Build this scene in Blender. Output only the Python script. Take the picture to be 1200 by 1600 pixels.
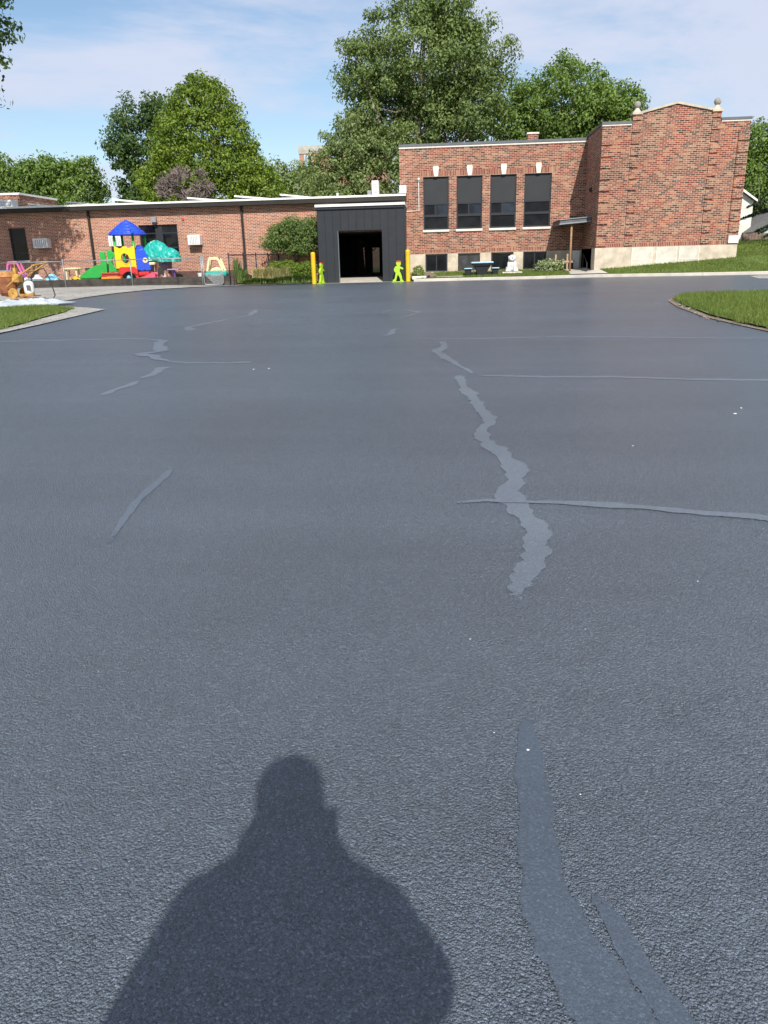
import bpy, bmesh, math, random
import numpy as np
from mathutils import Vector, Matrix
from mathutils.geometry import tessellate_polygon
R = math.radians
for o in list(bpy.data.objects): bpy.data.objects.remove(o)
scene = bpy.context.scene
COL = scene.collection

# ------------------------------------------------------------------ camera
PITCH, YAW, ROLL = 18.3, 4.6, 1.5
cam_d = bpy.data.cameras.new('camera'); cam = bpy.data.objects.new('camera', cam_d); COL.objects.link(cam)
cam_d.sensor_fit = 'VERTICAL'; cam_d.sensor_height = 36; cam_d.lens = 36*1180/1600
cam_d.clip_start = 0.02; cam_d.clip_end = 3000
cam.location = (0, 0, 1.6)
cam.rotation_euler = (Matrix.Rotation(R(YAW), 3, 'Z') @ Matrix.Rotation(R(90-PITCH), 3, 'X') @ Matrix.Rotation(-R(ROLL), 3, 'Z')).to_euler()
scene.camera = cam

# ------------------------------------------------------------------ light
SUN_EL, SUN_AZ = 39.5, 10.8        # azimuth: degrees to the right of straight behind the camera
to_sun = Vector((math.sin(R(SUN_AZ))*math.cos(R(SUN_EL)), -math.cos(R(SUN_AZ))*math.cos(R(SUN_EL)), math.sin(R(SUN_EL))))
sd = bpy.data.lights.new('sun', 'SUN'); sun = bpy.data.objects.new('sun', sd); COL.objects.link(sun)
sd.energy = 4.2; sd.angle = R(0.55); sd.color = (1.0, 0.955, 0.89)
sun.rotation_euler = (-to_sun).to_track_quat('-Z', 'Y').to_euler()
sun.location = (6, -30, 30)

world = bpy.data.worlds.new('World'); scene.world = world; world.use_nodes = True
nt = world.node_tree; nt.nodes.clear()
def wn(t, **k):
    n = nt.nodes.new(t)
    for a, b in k.items(): setattr(n, a, b)
    return n
def wmath(op, a, b=None, c=None):
    n = wn('ShaderNodeMath', operation=op)
    for i, v in enumerate((a, b, c)):
        if v is None: continue
        if isinstance(v, (int, float)): n.inputs[i].default_value = v
        else: nt.links.new(v, n.inputs[i])
    return n.outputs[0]
sky = wn('ShaderNodeTexSky', sky_type='NISHITA', sun_disc=False)
sky.sun_elevation = R(SUN_EL); sky.sun_rotation = R(180-SUN_AZ)
sky.air_density = 1.15; sky.dust_density = 0.6; sky.ozone_density = 2.6; sky.altitude = 200
tc = wn('ShaderNodeTexCoord'); sep = wn('ShaderNodeSeparateXYZ'); nt.links.new(tc.outputs['Generated'], sep.inputs[0])
zz = wmath('ADD', wmath('MAXIMUM', sep.outputs[2], 0.0), 0.16)
cu = wmath('DIVIDE', sep.outputs[0], zz); cv = wmath('DIVIDE', sep.outputs[1], zz)
comb = wn('ShaderNodeCombineXYZ')
nt.links.new(wmath('ADD', wmath('MULTIPLY', cu, 0.75), wmath('MULTIPLY', cv, 0.35)), comb.inputs[0])
nt.links.new(wmath('SUBTRACT', wmath('MULTIPLY', cv, 1.15), wmath('MULTIPLY', cu, 0.40)), comb.inputs[1])
comb.inputs[2].default_value = 3.7
nz = wn('ShaderNodeTexNoise'); nz.inputs['Scale'].default_value = 0.95; nz.inputs['Detail'].default_value = 7; nz.inputs['Roughness'].default_value = 0.58; nz.inputs['Distortion'].default_value = 0.35
nt.links.new(comb.outputs[0], nz.inputs['Vector'])
cr = wn('ShaderNodeValToRGB'); cr.color_ramp.elements[0].position = 0.38; cr.color_ramp.elements[1].position = 0.59
cr.color_ramp.elements[0].color = (0.0,)*3+(1,); cr.color_ramp.elements[1].color = (0.90,)*3+(1,); cr.color_ramp.interpolation = 'EASE'
nt.links.new(nz.outputs['Fac'], cr.inputs[0])
CLOUD = (5.2, 5.6, 6.8, 1)
mx = wn('ShaderNodeMix', data_type='RGBA'); nt.links.new(cr.outputs[0], mx.inputs['Factor'])
nt.links.new(sky.outputs[0], mx.inputs['A']); mx.inputs['B'].default_value = CLOUD
bg = wn('ShaderNodeBackground'); bg.inputs['Strength'].default_value = 0.10
nt.links.new(mx.outputs['Result'], bg.inputs['Color'])
wo = wn('ShaderNodeOutputWorld'); nt.links.new(bg.outputs[0], wo.inputs['Surface'])

vs = scene.view_settings
vs.view_transform = 'Standard'; vs.look = 'None'; vs.exposure = 0.42; vs.gamma = 1; vs.use_curve_mapping = False
scene.render.engine = 'CYCLES'
scene.render.resolution_x = 768; scene.render.resolution_y = 1024

# ------------------------------------------------------------------ materials
class NT:
    def __init__(s, name):
        s.m = bpy.data.materials.new(name); s.m.use_nodes = True; s.t = s.m.node_tree
        s.b = s.t.nodes['Principled BSDF']; s.out = s.t.nodes['Material Output']
    def n(s, t, **k):
        x = s.t.nodes.new(t)
        for a, b in k.items(): setattr(x, a, b)
        return x
    def L(s, a, b): s.t.links.new(a, b)
    def math(s, op, a, b=None, c=None, clamp=False):
        n = s.n('ShaderNodeMath', operation=op); n.use_clamp = clamp
        for i, v in enumerate((a, b, c)):
            if v is None: continue
            if isinstance(v, (int, float)): n.inputs[i].default_value = v
            else: s.L(v, n.inputs[i])
        return n.outputs[0]
    def pos(s): return s.n('ShaderNodeNewGeometry').outputs['Position']
    def noise(s, scale, detail=3, rough=.55, vec=None, dist=0):
        n = s.n('ShaderNodeTexNoise'); n.inputs['Scale'].default_value = scale; n.inputs['Detail'].default_value = detail
        n.inputs['Roughness'].default_value = rough; n.inputs['Distortion'].default_value = dist
        s.L(vec if vec is not None else s.pos(), n.inputs['Vector']); return n.outputs['Fac']
    def ramp(s, fac, stops, interp='LINEAR'):
        r = s.n('ShaderNodeValToRGB'); r.color_ramp.interpolation = interp
        e = r.color_ramp.elements
        while len(e) < len(stops): e.new(0.5)
        for i, (p, c) in enumerate(stops):
            e[i].position = p; e[i].color = (tuple(c)+(1,)) if len(c) == 3 else c
        s.L(fac, r.inputs[0]); return r.outputs[0]
    def mix(s, f, a, b, mode='MIX'):
        m = s.n('ShaderNodeMix', data_type='RGBA', blend_type=mode)
        for v, k in ((f, 'Factor'), (a, 'A'), (b, 'B')):
            if isinstance(v, (int, float)): m.inputs[k].default_value = v
            elif isinstance(v, tuple): m.inputs[k].default_value = v if len(v) == 4 else v+(1,)
            else: s.L(v, m.inputs[k])
        return m.outputs['Result']
    def bump(s, h, strength=.4, dist=.01):
        b = s.n('ShaderNodeBump'); b.inputs['Strength'].default_value = strength; b.inputs['Distance'].default_value = dist
        s.L(h, b.inputs['Height']); s.L(b.outputs[0], s.b.inputs['Normal']); return b
    def base(s, c):
        if isinstance(c, tuple): s.b.inputs['Base Color'].default_value = c if len(c) == 4 else c+(1,)
        else: s.L(c, s.b.inputs['Base Color'])
    def set(s, **k):
        for a, v in k.items():
            i = s.b.inputs[a.replace('_', ' ')]
            if isinstance(v, (int, float)): i.default_value = v
            else: s.L(v, i)

def sc(c, f): return tuple(min(1, x*f) for x in c)
def mat(name, c, rough=.6, metal=0, var=.18, scale=9, bump=0, bscale=60, spec=.5):
    s = NT(name); f = s.noise(scale, 5)
    s.base(s.ramp(f, [(.3, sc(c, 1-var)), (.7, sc(c, 1+var))]))
    s.set(Roughness=rough, Metallic=metal); s.b.inputs['Specular IOR Level'].default_value = spec
    if bump: s.bump(s.noise(bscale, 4), bump, .01)
    return s.m

def brick(name, palette, mortar, bl=.203, bh=.068, joint=.011, soldier=False, dirt=.25):
    s = NT(name); p = s.n('ShaderNodeSeparateXYZ'); s.L(s.pos(), p.inputs[0])
    u = s.math('ADD', p.outputs[0], p.outputs[1]); v = p.outputs[2]
    if soldier: u, v = v, u; bh_, bl_ = bh, .25
    else: bh_, bl_ = bh, bl
    vv = s.math('DIVIDE', v, bh_); row = s.math('FLOOR', vv); fv = s.math('SUBTRACT', vv, row)
    w = s.n('ShaderNodeTexWhiteNoise', noise_dimensions='1D'); s.L(row, w.inputs['W'])
    off = s.math('ADD', s.math('MULTIPLY', s.math('MODULO', row, 2.0), .5), s.math('MULTIPLY', w.outputs[0], .08))
    if soldier: off = 0.23
    uu = s.math('ADD', s.math('DIVIDE', u, bl_), off); col = s.math('FLOOR', uu); fu = s.math('SUBTRACT', uu, col)
    cv_ = s.n('ShaderNodeCombineXYZ'); s.L(col, cv_.inputs[0]); s.L(row, cv_.inputs[1])
    wn2 = s.n('ShaderNodeTexWhiteNoise', noise_dimensions='2D'); s.L(cv_.outputs[0], wn2.inputs['Vector'])
    # bricks of one batch come in loose patches
    patch = s.noise(.9, 4, .6)
    k = s.math('ADD', s.math('MULTIPLY', wn2.outputs['Value'], .86), s.math('MULTIPLY', s.math('SUBTRACT', patch, .5), .38), clamp=True)
    n = len(palette)
    bc = s.ramp(k, [(i/n, c) for i, c in enumerate(palette)], 'CONSTANT')
    grain = s.noise(55, 3)
    bc = s.mix(.35, bc, s.ramp(grain, [(.3, (.5,)*3), (.7, (1.25,)*3)]), 'MULTIPLY')
    ju = joint/bl_/2; jv = joint/bh_/2
    mu = s.math('LESS_THAN', s.math('ABSOLUTE', s.math('SUBTRACT', fu, .5)), .5-ju)
    mv = s.math('LESS_THAN', s.math('ABSOLUTE', s.math('SUBTRACT', fv, .5)), .5-jv)
    m = s.math('MULTIPLY', mu, mv)
    mort = s.ramp(s.noise(3, 5), [(.3, sc(mortar, .82)), (.7, sc(mortar, 1.1))])
    c = s.mix(m, mort, bc)
    st = s.noise(.55, 6, .62)
    c = s.mix(dirt, c, s.ramp(st, [(.34, (.45, .42, .40)), (.62, (1.12, 1.1, 1.08))]), 'MULTIPLY')
    s.base(c); s.set(Roughness=.9); s.b.inputs['Specular IOR Level'].default_value = .25
    s.bump(s.math('ADD', m, s.math('MULTIPLY', grain, .5)), .6, .006)
    return s.m

OLD = [(.10,.065,.055), (.26,.075,.05), (.34,.085,.055), (.40,.14,.085), (.31,.11,.075), (.45,.21,.125), (.50,.28,.17), (.20,.10,.08), (.38,.15,.09), (.13,.10,.09)]
OLD = [(c[0]*.76, c[1]*.68, c[2]*.66) for c in OLD]
NEW = [(.30,.115,.07), (.40,.135,.085), (.45,.16,.10), (.43,.18,.115), (.36,.13,.085), (.48,.20,.12), (.22,.115,.085), (.41,.15,.10)]
NEW = [(c[0]*.86, c[1]*.80, c[2]*.76) for c in NEW]
M = {}
M['brick_old'] = brick('brick_old', OLD, (.50,.41,.31), .205, .0705, .014)
M['brick_soldier'] = brick('brick_soldier', OLD[1:7], (.50,.41,.31), .205, .072, .014, soldier=True)
M['brick_new'] = brick('brick_new', NEW, (.66,.54,.42), .203, .0635, .0145, dirt=.15)
M['limestone'] = mat('limestone', (.50,.43,.33), .85, var=.22, scale=3.5, bump=.3, bscale=30)
M['pale_stone'] = mat('pale_stone', (.66,.62,.54), .8, var=.14, scale=7, bump=.3, bscale=40)
M['patch_concrete'] = mat('patch_concrete', (.56,.52,.44), .85, var=.2, scale=2.6, bump=.25, bscale=22)
M['dark_metal'] = mat('dark_metal', (.019,.022,.026), .5, var=.12, scale=4, spec=.35)
M['frame_metal'] = mat('frame_metal', (.022,.024,.028), .45, var=.1, spec=.35)
M['shade_panel'] = mat('shade_panel', (.024,.026,.029), .5, var=.1, scale=2, spec=.35)
M['coping'] = mat('coping', (.10,.105,.115), .5, var=.15, scale=3)
M['white_trim'] = mat('white_trim', (.74,.73,.69), .55, var=.1, scale=2.5)
M['brown_trim'] = mat('brown_trim', (.024,.021,.018), .6, var=.2, scale=2, spec=.3)
M['roof_gravel'] = mat('roof_gravel', (.42,.41,.39), .9, var=.2, scale=12)
M['concrete'] = mat('concrete', (.50,.46,.39), .88, var=.16, scale=2.2, bump=.25, bscale=70)
M['grey_concrete'] = mat('grey_concrete', (.38,.365,.33), .9, var=.25, scale=1.6, bump=.4, bscale=50)
M['interior'] = mat('interior', (.05,.048,.046), .7, var=.1)
M['yellow_paint'] = mat('yellow_paint', (.62,.43,.012), .45, var=.07, scale=6)
M['lime'] = mat('lime', (.36,.55,.02), .55, var=.06)
M['red_cap'] = mat('red_cap', (.62,.05,.03), .5)
M['white_plastic'] = mat('white_plastic', (.75,.745,.72), .5, var=.07)
M['grey_grille'] = mat('grey_grille', (.36,.37,.37), .6, var=.12)
M['galv'] = mat('galv', (.30,.31,.32), .45, metal=.5, var=.15)
M['timber_old'] = mat('timber_old', (.055,.047,.038), .9, var=.55, scale=3, bump=.6, bscale=45)
M['mulch'] = mat('mulch', (.105,.055,.042), .95, var=.5, scale=22, bump=.9, bscale=50)
M['soil'] = mat('soil', (.20,.155,.11), .95, var=.4, scale=14, bump=.8, bscale=40)
M['stone_white'] = mat('stone_white', (.70,.69,.66), .75, var=.16, scale=9, bump=.3, bscale=40)
M['stone_grey'] = mat('stone_grey', (.27,.25,.22), .9, var=.3, scale=9, bump=.4, bscale=40)
M['table_black'] = mat('table_black', (.010,.011,.013), .5, var=.2, spec=.3)
M['table_blue'] = mat('table_blue', (.30,.47,.62), .35, var=.15)
M['wood_post'] = mat('wood_post', (.33,.19,.11), .75, var=.2, scale=6)
M['pallet_wood'] = mat('pallet_wood', (.42,.30,.19), .85, var=.3, scale=8, bump=.4, bscale=60)
M['rust'] = mat('rust', (.27,.10,.045), .8, var=.45, scale=5, bump=.3, bscale=40)
M['rust_pale'] = mat('rust_pale', (.46,.22,.07), .75, var=.4, scale=6)
M['machine_yellow'] = mat('machine_yellow', (.42,.24,.05), .7, var=.4, scale=8)
M['rubber'] = mat('rubber', (.02,.02,.02), .6)
M['bark'] = mat('bark', (.24,.20,.165), .95, var=.4, scale=6, bump=.9, bscale=25)
M['bark_dark'] = mat('bark_dark', (.085,.07,.058), .95, var=.4, scale=6, bump=.9, bscale=25)
M['twig'] = mat('twig', (.16,.125,.11), .9, var=.3)
M['siding'] = mat('siding', (.70,.68,.61), .6, var=.06, scale=2)
M['siding_grey'] = mat('siding_grey', (.46,.50,.56), .6, var=.06, scale=2)
M['shingle'] = mat('shingle', (.16,.155,.15), .9, var=.25, scale=6, bump=.5, bscale=20)
M['fence_wood'] = mat('fence_wood', (.17,.115,.085), .85, var=.3, scale=5)
M['skin'] = mat('skin', (.55,.33,.24), .55, var=.06)
M['cloth_navy'] = mat('cloth_navy', (.05,.06,.09), .9, var=.15, bump=.3, bscale=90)
M['cloth_khaki'] = mat('cloth_khaki', (.30,.25,.18), .9, var=.12, bump=.3, bscale=90)
M['leather'] = mat('leather', (.07,.045,.03), .55)
for nm, c in dict(blue=(.015,.07,.60), green=(.02,.36,.05), yellow=(.84,.55,.01), red=(.60,.025,.02), orange=(.80,.32,.01), teal=(.015,.36,.30), pink=(.68,.10,.17), magenta=(.62,.14,.33), cream=(.78,.64,.38), brown=(.20,.095,.07), lavender=(.36,.31,.66), sky=(.22,.55,.72), purple=(.14,.05,.33)).items():
    M['toy_'+nm] = mat('toy_'+nm, c, .36, var=.12, scale=4)
def glass(name, c=(.008,.009,.011), rough=.06):
    s = NT(name); s.base(s.ramp(s.noise(1.7, 4), [(.35, sc(c, .5)), (.7, sc(c, 1.7))])); s.set(Roughness=rough); s.b.inputs['Specular IOR Level'].default_value = .22
    s.bump(s.noise(1.1, 2), .05, .02); return s.m
M['glass'] = glass('glass'); M['glass_blue'] = glass('glass_blue', (.022,.027,.037)); M['glass_grey'] = glass('glass_grey', (.05,.05,.05), .25)
M['glass_sky'] = glass('glass_sky', (.20,.30,.46), .1)
s = NT('door_glass'); s.base((.10,.125,.14)); s.set(Roughness=.12, Transmission_Weight=1.0); s.b.inputs['IOR'].default_value = 1.1; M['door_glass'] = s.m
s = NT('plastic_film'); f = s.noise(3, 4)
s.base(s.ramp(f, [(.3, (.36,.41,.44)), (.7, (.60,.65,.68))])); s.set(Roughness=.3); s.b.inputs['Alpha'].default_value = .86
s.bump(s.noise(6, 5), .6, .04); M['plastic_film'] = s.m

def leafmat(name, c, c2, rough=.55, trans=.30):
    s = NT(name); g = s.n('ShaderNodeNewGeometry')
    col = s.ramp(g.outputs['Random Per Island'], [(0, sc(c, .72)), (.5, c), (1, c2)])
    big = s.noise(.35, 3)
    col = s.mix(.45, col, s.ramp(big, [(.35, (.72,.78,.7)), (.65, (1.2,1.15,1.05))]), 'MULTIPLY')
    s.base(col); s.set(Roughness=rough); s.b.inputs['Specular IOR Level'].default_value = .35
    tr = s.n('ShaderNodeBsdfTranslucent'); s.L(s.mix(1, col, (1.25,1.35,.6), 'MULTIPLY'), tr.inputs['Color'])
    ms = s.n('ShaderNodeMixShader'); ms.inputs[0].default_value = trans
    s.L(s.b.outputs[0], ms.inputs[1]); s.L(tr.outputs[0], ms.inputs[2]); s.L(ms.outputs[0], s.out.inputs['Surface']); return s.m
M['leaf_bright'] = leafmat('leaf_bright', (.14,.21,.025), (.235,.315,.04))
M['leaf_dark'] = leafmat('leaf_dark', (.07,.125,.036), (.11,.18,.05))
M['leaf_maple'] = leafmat('leaf_maple', (.13,.19,.055), (.24,.30,.10))
M['leaf_droop'] = leafmat('leaf_droop', (.16,.215,.075), (.26,.32,.12))
M['leaf_mid'] = leafmat('leaf_mid', (.13,.21,.045), (.20,.29,.06))
M['leaf_pale'] = leafmat('leaf_pale', (.20,.27,.085), (.27,.34,.11))
M['leaf_small'] = leafmat('leaf_small', (.13,.195,.05), (.22,.29,.085))
M['leaf_box'] = leafmat('leaf_box', (.17,.26,.03), (.25,.35,.05))
M['leaf_varieg'] = leafmat('leaf_varieg', (.20,.26,.12), (.55,.58,.38))
M['needle'] = leafmat('needle', (.025,.05,.022), (.045,.08,.03), trans=.1)
M['grass'] = leafmat('grass', (.125,.185,.035), (.27,.31,.09), trans=.35)
M['grass_straw'] = leafmat('grass_straw', (.56,.49,.27), (.74,.68,.42), trans=.35)
M['grass_dark'] = leafmat('grass_dark', (.13,.205,.05), (.23,.30,.10), trans=.3)
s = NT('turf'); s.base(s.ramp(s.noise(2.4, 7, .65), [(.3, (.075,.12,.022)), (.55, (.12,.18,.03)), (.75, (.19,.21,.07))]))
s.set(Roughness=.95); s.bump(s.noise(45, 4), .8, .03); M['turf'] = s.m
s = NT('gravel'); vo = s.n('ShaderNodeTexVoronoi'); vo.inputs['Scale'].default_value = 28; s.L(s.pos(), vo.inputs['Vector'])
g1 = s.ramp(vo.outputs['Color'], [(.2, (.22,.21,.19)), (.8, (.50,.475,.43))])
s.base(s.mix(.5, g1, s.ramp(s.noise(.8, 6), [(.35, (.55,.53,.5)), (.65, (1.1,1.1,1.1))]), 'MULTIPLY')); s.set(Roughness=.95); s.bump(vo.outputs['Distance'], .7, .02); M['gravel'] = s.m

# sealed asphalt: coarse aggregate under a fresh coat, scuffed in long bands
def asphalt(name, tint, coarse, fine, rough, dist=.006, ragged=False):
    s = NT(name); P = s.pos()
    mp = s.n('ShaderNodeMapping'); mp.inputs['Scale'].default_value = (.12, 1.3, 1); s.L(P, mp.inputs['Vector'])
    sweep = s.noise(1.0, 5, .6, mp.outputs[0]); blot = s.noise(.35, 6, .62); spk = s.noise(420, 2, .6)
    vo = s.n('ShaderNodeTexVoronoi'); vo.inputs['Scale'].default_value = 210; s.L(P, vo.inputs['Vector'])
    vo2 = s.n('ShaderNodeTexVoronoi'); vo2.inputs['Scale'].default_value = 115; s.L(P, vo2.inputs['Vector'])
    c = s.ramp(blot, [(.3, sc(tint, .9)), (.7, sc(tint, 1.1))])
    c = s.mix(.5, c, s.ramp(sweep, [(.3, (.78,)*3), (.7, (1.16,)*3)]), 'MULTIPLY')
    cell = s.n('ShaderNodeSeparateColor'); s.L(vo.outputs['Color'], cell.inputs[0])
    c = s.mix(.35+.45*coarse, c, s.ramp(cell.outputs[0], [(0, (.55,)*3), (.6, (.95,)*3), (.9, (1.3,)*3), (1, (2.1,)*3)]), 'MULTIPLY')  # cell tones put the uneven glints of lit facets into the colour
    c = s.mix(.5, c, s.ramp(spk, [(.32, (.62,)*3), (.68, (1.34,)*3)]), 'MULTIPLY')
    s.base(c)
    s.set(Roughness=s.math('ADD', rough, s.math('MULTIPLY', s.math('SUBTRACT', blot, .5), .2)))
    s.b.inputs['Specular IOR Level'].default_value = .6
    patchy = s.math('ADD', .55, s.math('MULTIPLY', s.noise(6, 4), .9))
    h = s.math('ADD', s.math('SUBTRACT', 1.0, vo.outputs['Distance']), s.math('MULTIPLY', s.math('SUBTRACT', 1.0, vo2.outputs['Distance']), 1.1))
    h = s.math('MULTIPLY', s.math('MULTIPLY', h, patchy), coarse)
    h = s.math('ADD', h, s.math('MULTIPLY', spk, fine))
    h = s.math('ADD', h, s.math('MULTIPLY', s.noise(40, 3), .3*coarse))
    if ragged:        # the smooth filler thins out between the stones at its rim
        a = s.n('ShaderNodeAttribute', attribute_name='core')
        s.set(Alpha=s.math('GREATER_THAN', s.math('ADD', s.math('MULTIPLY', a.outputs['Fac'], .95), s.math('MULTIPLY', s.noise(48, 5, .75), .85)), .72))
    s.bump(h, 1.0, dist); return s.m
M['asphalt'] = asphalt('asphalt', (.096,.119,.147), 1.0, .55, .34, .0060)
M['sealer'] = asphalt('sealer', (.120,.143,.169), .30, .2, .40, .004, True)  # paler tint puts the bands' grazing sky sheen into the colour
M['sealer_soft'] = asphalt('sealer_soft', (.096,.119,.147), .3, .2, .40, .004, True)
M['sealer_near'] = asphalt('sealer_near', (.066,.085,.109), .18, .25, .40, .004, True)

# ------------------------------------------------------------------ mesh helpers
class MB:
    def __init__(s): s.v = []; s.f = []
    def add(s, vs, fs):
        b = len(s.v); s.v += [tuple(map(float, p)) for p in vs]; s.f += [tuple(b+i for i in f) for f in fs]; return s
    def box(s, x0, x1, y0, y1, z0, z1):
        return s.add([(x0,y0,z0),(x1,y0,z0),(x1,y1,z0),(x0,y1,z0),(x0,y0,z1),(x1,y0,z1),(x1,y1,z1),(x0,y1,z1)],
                     [(0,3,2,1),(4,5,6,7),(0,1,5,4),(1,2,6,5),(2,3,7,6),(3,0,4,7)])
    def tube(s, pts, rad, n=6, caps=True):
        pts = [Vector(p) for p in pts]; rad = [rad]*len(pts) if isinstance(rad, (int, float)) else rad
        vs = []; fs = []; up = None
        for i, p in enumerate(pts):
            d = (pts[min(i+1, len(pts)-1)]-pts[max(i-1, 0)])
            d = d.normalized() if d.length > 1e-9 else Vector((0,0,1))
            a = (up if up is not None else (Vector((0,0,1)) if abs(d.z) < .9 else Vector((1,0,0))))
            a = (a-d*a.dot(d)).normalized(); up = a; b = d.cross(a)
            for k in range(n):
                t = 2*math.pi*k/n; vs.append(p+(a*math.cos(t)+b*math.sin(t))*rad[i])
        for i in range(len(pts)-1):
            for k in range(n):
                k2 = (k+1) % n; fs.append((i*n+k, i*n+k2, (i+1)*n+k2, (i+1)*n+k))
        if caps: fs.append(tuple(range(n-1, -1, -1))); fs.append(tuple((len(pts)-1)*n+k for k in range(n)))
        return s.add(vs, fs)
    def lathe(s, c, prof, n=16, sx=1, sy=1, power=2):
        vs = []; fs = []
        for r, z in prof:
            for k in range(n):
                t = 2*math.pi*(k+.5)/n; ct, st = math.cos(t), math.sin(t); q = 2/power
                vs.append((c[0]+sx*r*math.copysign(abs(ct)**q, ct), c[1]+sy*r*math.copysign(abs(st)**q, st), c[2]+z))
        for i in range(len(prof)-1):
            for k in range(n):
                k2 = (k+1) % n; fs.append((i*n+k, i*n+k2, (i+1)*n+k2, (i+1)*n+k))
        fs.append(tuple(range(n-1, -1, -1))); fs.append(tuple((len(prof)-1)*n+k for k in range(n)))
        return s.add(vs, fs)
    def prism(s, poly, y0, y1, T=None):     # polygon in (x, z), extruded along y
        n = len(poly); vs = [(x, y0, z) for x, z in poly]+[(x, y1, z) for x, z in poly]
        fs = [tuple(range(n)), tuple(range(2*n-1, n-1, -1))]+[(i, i+n, (i+1) % n+n, (i+1) % n) for i in range(n)]
        if T: vs = [tuple(T @ Vector(p)) for p in vs]
        return s.add(vs, fs)
    def ring(s, outer, inner, y0, y1, T=None):   # outer / inner loops in (x, z) with equal counts
        n = len(outer); vs = [(x,y0,z) for x,z in outer]+[(x,y0,z) for x,z in inner]+[(x,y1,z) for x,z in outer]+[(x,y1,z) for x,z in inner]
        fs = []
        for i in range(n):
            j = (i+1) % n
            fs += [(i, j, n+j, n+i), (2*n+j, 2*n+i, 3*n+i, 3*n+j), (j, i, 2*n+i, 2*n+j), (n+i, n+j, 3*n+j, 3*n+i)]
        if T: vs = [tuple(T @ Vector(p)) for p in vs]
        return s.add(vs, fs)
    def sphere(s, c, r, n=10, m=7):
        r = (r, r, r) if isinstance(r, (int, float)) else r
        vs = [(c[0], c[1], c[2]-r[2])]; fs = []
        for i in range(1, m):
            ph = -math.pi/2+math.pi*i/m
            for k in range(n):
                t = 2*math.pi*k/n; vs.append((c[0]+r[0]*math.cos(ph)*math.cos(t), c[1]+r[1]*math.cos(ph)*math.sin(t), c[2]+r[2]*math.sin(ph)))
        vs.append((c[0], c[1], c[2]+r[2])); top = len(vs)-1
        for k in range(n):
            k2 = (k+1) % n; fs.append((0, 1+k2, 1+k)); fs.append((top, 1+(m-2)*n+k, 1+(m-2)*n+k2))
            for i in range(m-2): fs.append((1+i*n+k, 1+i*n+k2, 1+(i+1)*n+k2, 1+(i+1)*n+k))
        return s.add(vs, fs)
    def build(s, name, m, parent=None, smooth=False, bevel=0, kind=None):
        o0 = ROOT.get(parent.name, Vector()) if parent else Vector()
        me = bpy.data.meshes.new(name); me.from_pydata([(x-o0.x, y-o0.y, z-o0.z) for x, y, z in s.v], [], s.f); me.update()
        me.materials.append(M[m] if isinstance(m, str) else m)
        o = bpy.data.objects.new(name, me); COL.objects.link(o)
        if parent: o.parent = parent; ROOT[o.name] = o0
        if smooth: me.shade_smooth()
        if bevel:
            b = o.modifiers.new('bevel', 'BEVEL'); b.width = bevel; b.segments = 2; b.limit_method = 'ANGLE'
        if kind: o['kind'] = kind
        return o
ROOT = {}
def tag(o, label, cat, group=None):
    o['label'] = label; o['category'] = cat
    if group: o['group'] = group
    return o
def thing(name, loc, label, cat, group=None):
    o = bpy.data.objects.new(name, None); COL.objects.link(o); o.location = loc; o.empty_display_size = .2
    ROOT[o.name] = Vector(loc); return tag(o, label, cat, group)
def fast(name, V, F, m, parent=None, kind=None, smooth=False):   # numpy arrays: V (n,3), F (k,3 or 4)
    o0 = ROOT.get(parent.name, Vector()) if parent else Vector()
    V = np.asarray(V, np.float32)-np.array(o0, np.float32); F = np.asarray(F, np.int32); k = F.shape[1]
    me = bpy.data.meshes.new(name); me.vertices.add(len(V)); me.vertices.foreach_set('co', V.ravel())
    me.loops.add(F.size); me.loops.foreach_set('vertex_index', F.ravel())
    me.polygons.add(len(F)); me.polygons.foreach_set('loop_start', np.arange(0, F.size, k, dtype=np.int32))
    me.update(calc_edges=True); me.validate(); me.materials.append(M[m] if isinstance(m, str) else m)
    o = bpy.data.objects.new(name, me); COL.objects.link(o)
    if parent: o.parent = parent; ROOT[o.name] = o0
    if kind: o['kind'] = kind
    if smooth: me.shade_smooth()
    return o
def copy_tree(o, parent=None, loc=None, rz=None, label=None):
    c = o.copy(); COL.objects.link(c); c.parent = parent
    if loc is not None: c.location = loc; ROOT[c.name] = Vector(loc)
    if rz is not None: c.rotation_euler.z = rz
    if label: c['label'] = label
    for ch in list(o.children): copy_tree(ch, c)
    return c
def sub(o, m):          # voxel fuse of overlapping lumps into one skin
    r = o.modifiers.new('fuse', 'REMESH'); r.mode = 'VOXEL'; r.voxel_size = m; r.use_smooth_shade = True
    q = o.modifiers.new('soft', 'SMOOTH'); q.factor = .5; q.iterations = 4
    return o
def facade(mb, x0, x1, z0, z1, y, holes, depth=.14):
    xs = sorted({x0, x1, *[h[0] for h in holes], *[h[1] for h in holes]}); zs = sorted({z0, z1, *[h[2] for h in holes], *[h[3] for h in holes]})
    for a, b in zip(xs, xs[1:]):
        for c, d in zip(zs, zs[1:]):
            mx_, mz_ = (a+b)/2, (c+d)/2
            if any(h[0] < mx_ < h[1] and h[2] < mz_ < h[3] for h in holes): continue
            mb.add([(a,y,c),(b,y,c),(b,y,d),(a,y,d)], [(0,1,2,3)])
    for a, b, c, d in holes:
        Y = y+depth
        mb.add([(a,y,c),(b,y,c),(b,y,d),(a,y,d),(a,Y,c),(b,Y,c),(b,Y,d),(a,Y,d)], [(0,4,5,1),(1,5,6,2),(2,6,7,3),(3,7,4,0)])
def sm(a, b, x):
    t = max(0, min(1, (x-a)/(b-a))); return t*t*(3-2*t)

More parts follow.
